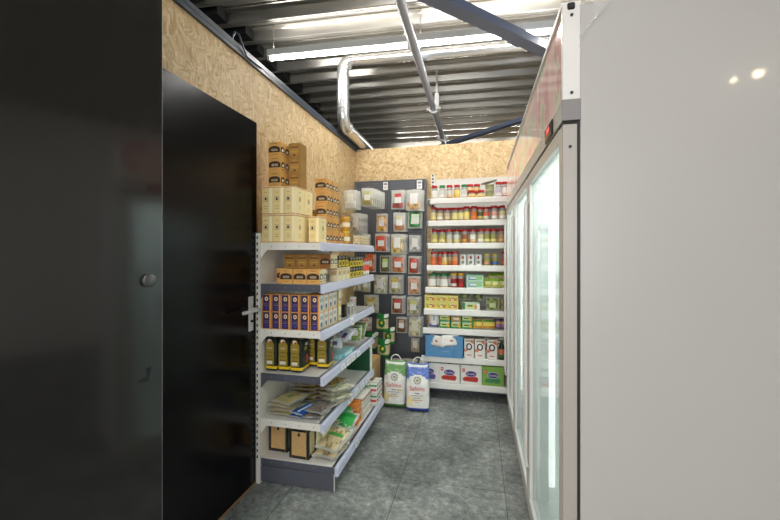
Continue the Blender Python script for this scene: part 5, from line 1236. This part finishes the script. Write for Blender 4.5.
# ------------------------------------------------------------------ on the floor at the back
def b_sack(col, pat):
    def f():
        mb = MB(); W, H, D = 0.200, 0.415, 0.105
        base = cm(*col); wht = cm(240, 238, 232, 0.35); pt = cm(*pat)
        rn = random.Random(9)
        def mf(u, v, s_):
            if v < 0.085: return base
            if v > 0.96: return pt
            if v > 0.90: return wht if 0.08 < u < 0.92 else pt
            if v > 0.62 + 0.18 * (1 - abs(2 * u - 1)) ** 0.6 + 0.012 * math.sin(u * 40): return pt if (int(u * 23) * 7 + int(v * 60) * 3) % 5 else cm(*[min(255, q + 36) for q in pat])
            return wht
        # rounded upright sack: stacked superellipse rings
        N, S = 34, 40
        rings = []
        for j in range(N + 1):
            v = j / N
            t = (D / 2) * (min(1, (v / 0.05)) ** 0.5 if v < 0.05 else 1) * (1 - 0.93 * max(0, (v - 0.45) / 0.55) ** 1.5)
            ww = W / 2 * (0.955 + 0.045 * math.sin(min(1, v * 3) * math.pi / 2)) * (1 - 0.05 * max(0, v - .5))
            ring = []
            for k in range(S):
                a = 2 * math.pi * k / S; ca, sa = math.cos(a), math.sin(a)
                e = 0.55
                x = ww * math.copysign(abs(ca) ** e, ca); y = max(t, .004) * math.copysign(abs(sa) ** e, sa)
                y += 0.003 * math.sin(14 * v + 3 * x / W * 6) * (1 if v > .1 else 0) + 0.0025 * math.sin(31 * v - 20 * x)
                ring.append((x, y, v * H + (0.006 * math.cos(a * 2) if v > .95 else 0)))
            rings.append(ring)
        b = len(mb.v)
        for r_ in rings: mb.v += r_
        for j in range(N):
            for k in range(S):
                q = [b + j * S + k, b + j * S + (k + 1) % S, b + (j + 1) * S + (k + 1) % S, b + (j + 1) * S + k]
                x = (rings[j][k][0] + rings[j][(k + 1) % S][0]) / 2
                mb.f.append(q); mb.m.append(mb.mi(mf(x / W + .5, (j + .5) / N, 0))); mb.sm.append(True)
        mb.f.append([b + k for k in range(S)][::-1]); mb.m.append(mb.mi(base)); mb.sm.append(False)
        # printing on the front face
        yf = -D / 2 - 0.0035
        def P3(x, z): 
            v = z / H; return Vector((x, -(D / 2) * (1 - 0.93 * max(0, (v - 0.45) / 0.55) ** 1.5) - 0.005, z))
        gy = cm(120, 118, 104)
        c = P3(0, 0.272)
        vt = Vector((0, 0.22, 0.975)).normalized()
        for k in range(12):
            a = R(30 * k); mb.ell(c + X * (0.029 * math.cos(a)) + vt * (0.029 * math.sin(a)), X, vt, 0.0055, 0.0055, gy, 0.003, 8)
        mb.ell(c, X, vt, 0.024, 0.024, gy, 0.002, 20).ell(c, X, vt, 0.021, 0.021, cm(226, 224, 210), 0.0028, 20).ell(c, X, vt, 0.014, 0.011, cm(150, 160, 110), 0.0034, 14)
        mb.text('Salime', P3(0, 0.205), X, Z, 0.040, cm(216, 96, 74), 0.002, 0.135)
        for (z_, w_, h_, cc) in ((.165, .04, .007, (110, 112, 130)), (.145, .10, .004, (140, 140, 160)), (.125, .06, .005, (170, 160, 110)), (.106, .09, .007, (206, 160, 96)), (.088, .04, .005, (190, 180, 150))):
            mb.quad(P3(0, z_), X, Z, w_, h_, cm(*cc), 0.0015)
        if col[2] < 100: mb.quad(P3(0.052, .166), X, Z, .046, .010, cm(206, 186, 60), 0.0015)
        mb.ell(P3(-.062, .10), X, Z, .022, .045, cm(240, 222, 160), 0.0008, 16)
        o = mb.build('flour_sack')
        pth = [(0.044 * math.cos(R(a)), 0.0, H - 0.004 + 0.050 * math.sin(R(a))) for a in range(0, 181, 12)]
        MB().tube([(0.044, 0, H - 0.03)] + pth + [(-0.044, 0, H - 0.03)], 0.0045, cm(240, 238, 230), 8).build('handle', o)
        return o
    return f
place('sackg', b_sack((66, 120, 56), (110, 160, 90)), (on_y(394, 3.33), 3.345, 0.001), R(2), 'white flour sack with green pattern, green foot and white handle on the floor', 'sack', None, R(-2), R(1.5))
place('sackb', b_sack((44, 66, 160), (96, 122, 196)), (on_y(417.5, 3.28), 3.30, 0.001), R(2), 'white flour sack with blue pattern, blue foot and white handle on the floor', 'sack', None, R(-2))
# blue crate on the floor behind the sacks, with a clear bag on it
mb = MB(); c2 = cm(44, 110, 160)
fx0, fx1, fy0, fy1, fh = -0.875, -0.545, 3.50, 3.78, 0.25
mb.box(fx0, fx1, fy0, fy1, 0.002, 0.012, c2)
for a_ in ((fx0, fx1, fy0, fy0 + 0.007), (fx0, fx1, fy1 - 0.007, fy1), (fx0, fx0 + 0.007, fy0, fy1), (fx1 - 0.007, fx1, fy0, fy1)): mb.box(*a_, 0.012, fh, c2)
for k in range(7):
    q = fx0 + 0.01 + k * (fx1 - fx0 - 0.02) / 6; mb.box(q - 0.003, q + 0.003, fy0 - 0.006, fy0, 0.01, fh, c2)
mb.box(fx0 - 0.004, fx1 + 0.004, fy0 - 0.008, fy0, fh - 0.012, fh, c2)
tag(mb.build('blue_crate', origin=((fx0 + fx1) / 2, 3.64, 0)), 'dark blue plastic crate on the floor behind the two flour sacks', 'crate')
for i in range(4):
    place('bigclear', b_packet('clear_grain_bag', 0.27, 0.22, 0.05, (176, 174, 164), None, None, 0.96, True, 161, film_m='haze', content2=(206, 204, 196), wr=0.14), (-0.71 + 0.006 * (i % 2), 3.53, 0.045 + i * 0.051 + 0.12), R((0, 5, -6, 3)[i]), 'large clear greyish bag on the crate behind the flour sacks, %s from the bottom' % ORD[i], 'bag', 'large clear bags', rx=R(-90))
mb = MB().bbox(-1.10, -0.90, 3.22, 3.48, 0.0, 0.42, M['kraft'], 0.003)
mb.box(-1.02, -0.98, 3.2195, 3.4805, 0.0, 0.4205, cm(206, 176, 120))
tag(mb.build('cardboard_box', origin=(-1.0, 3.35, 0)), 'brown cardboard box on the floor behind the end of the left rack', 'box')
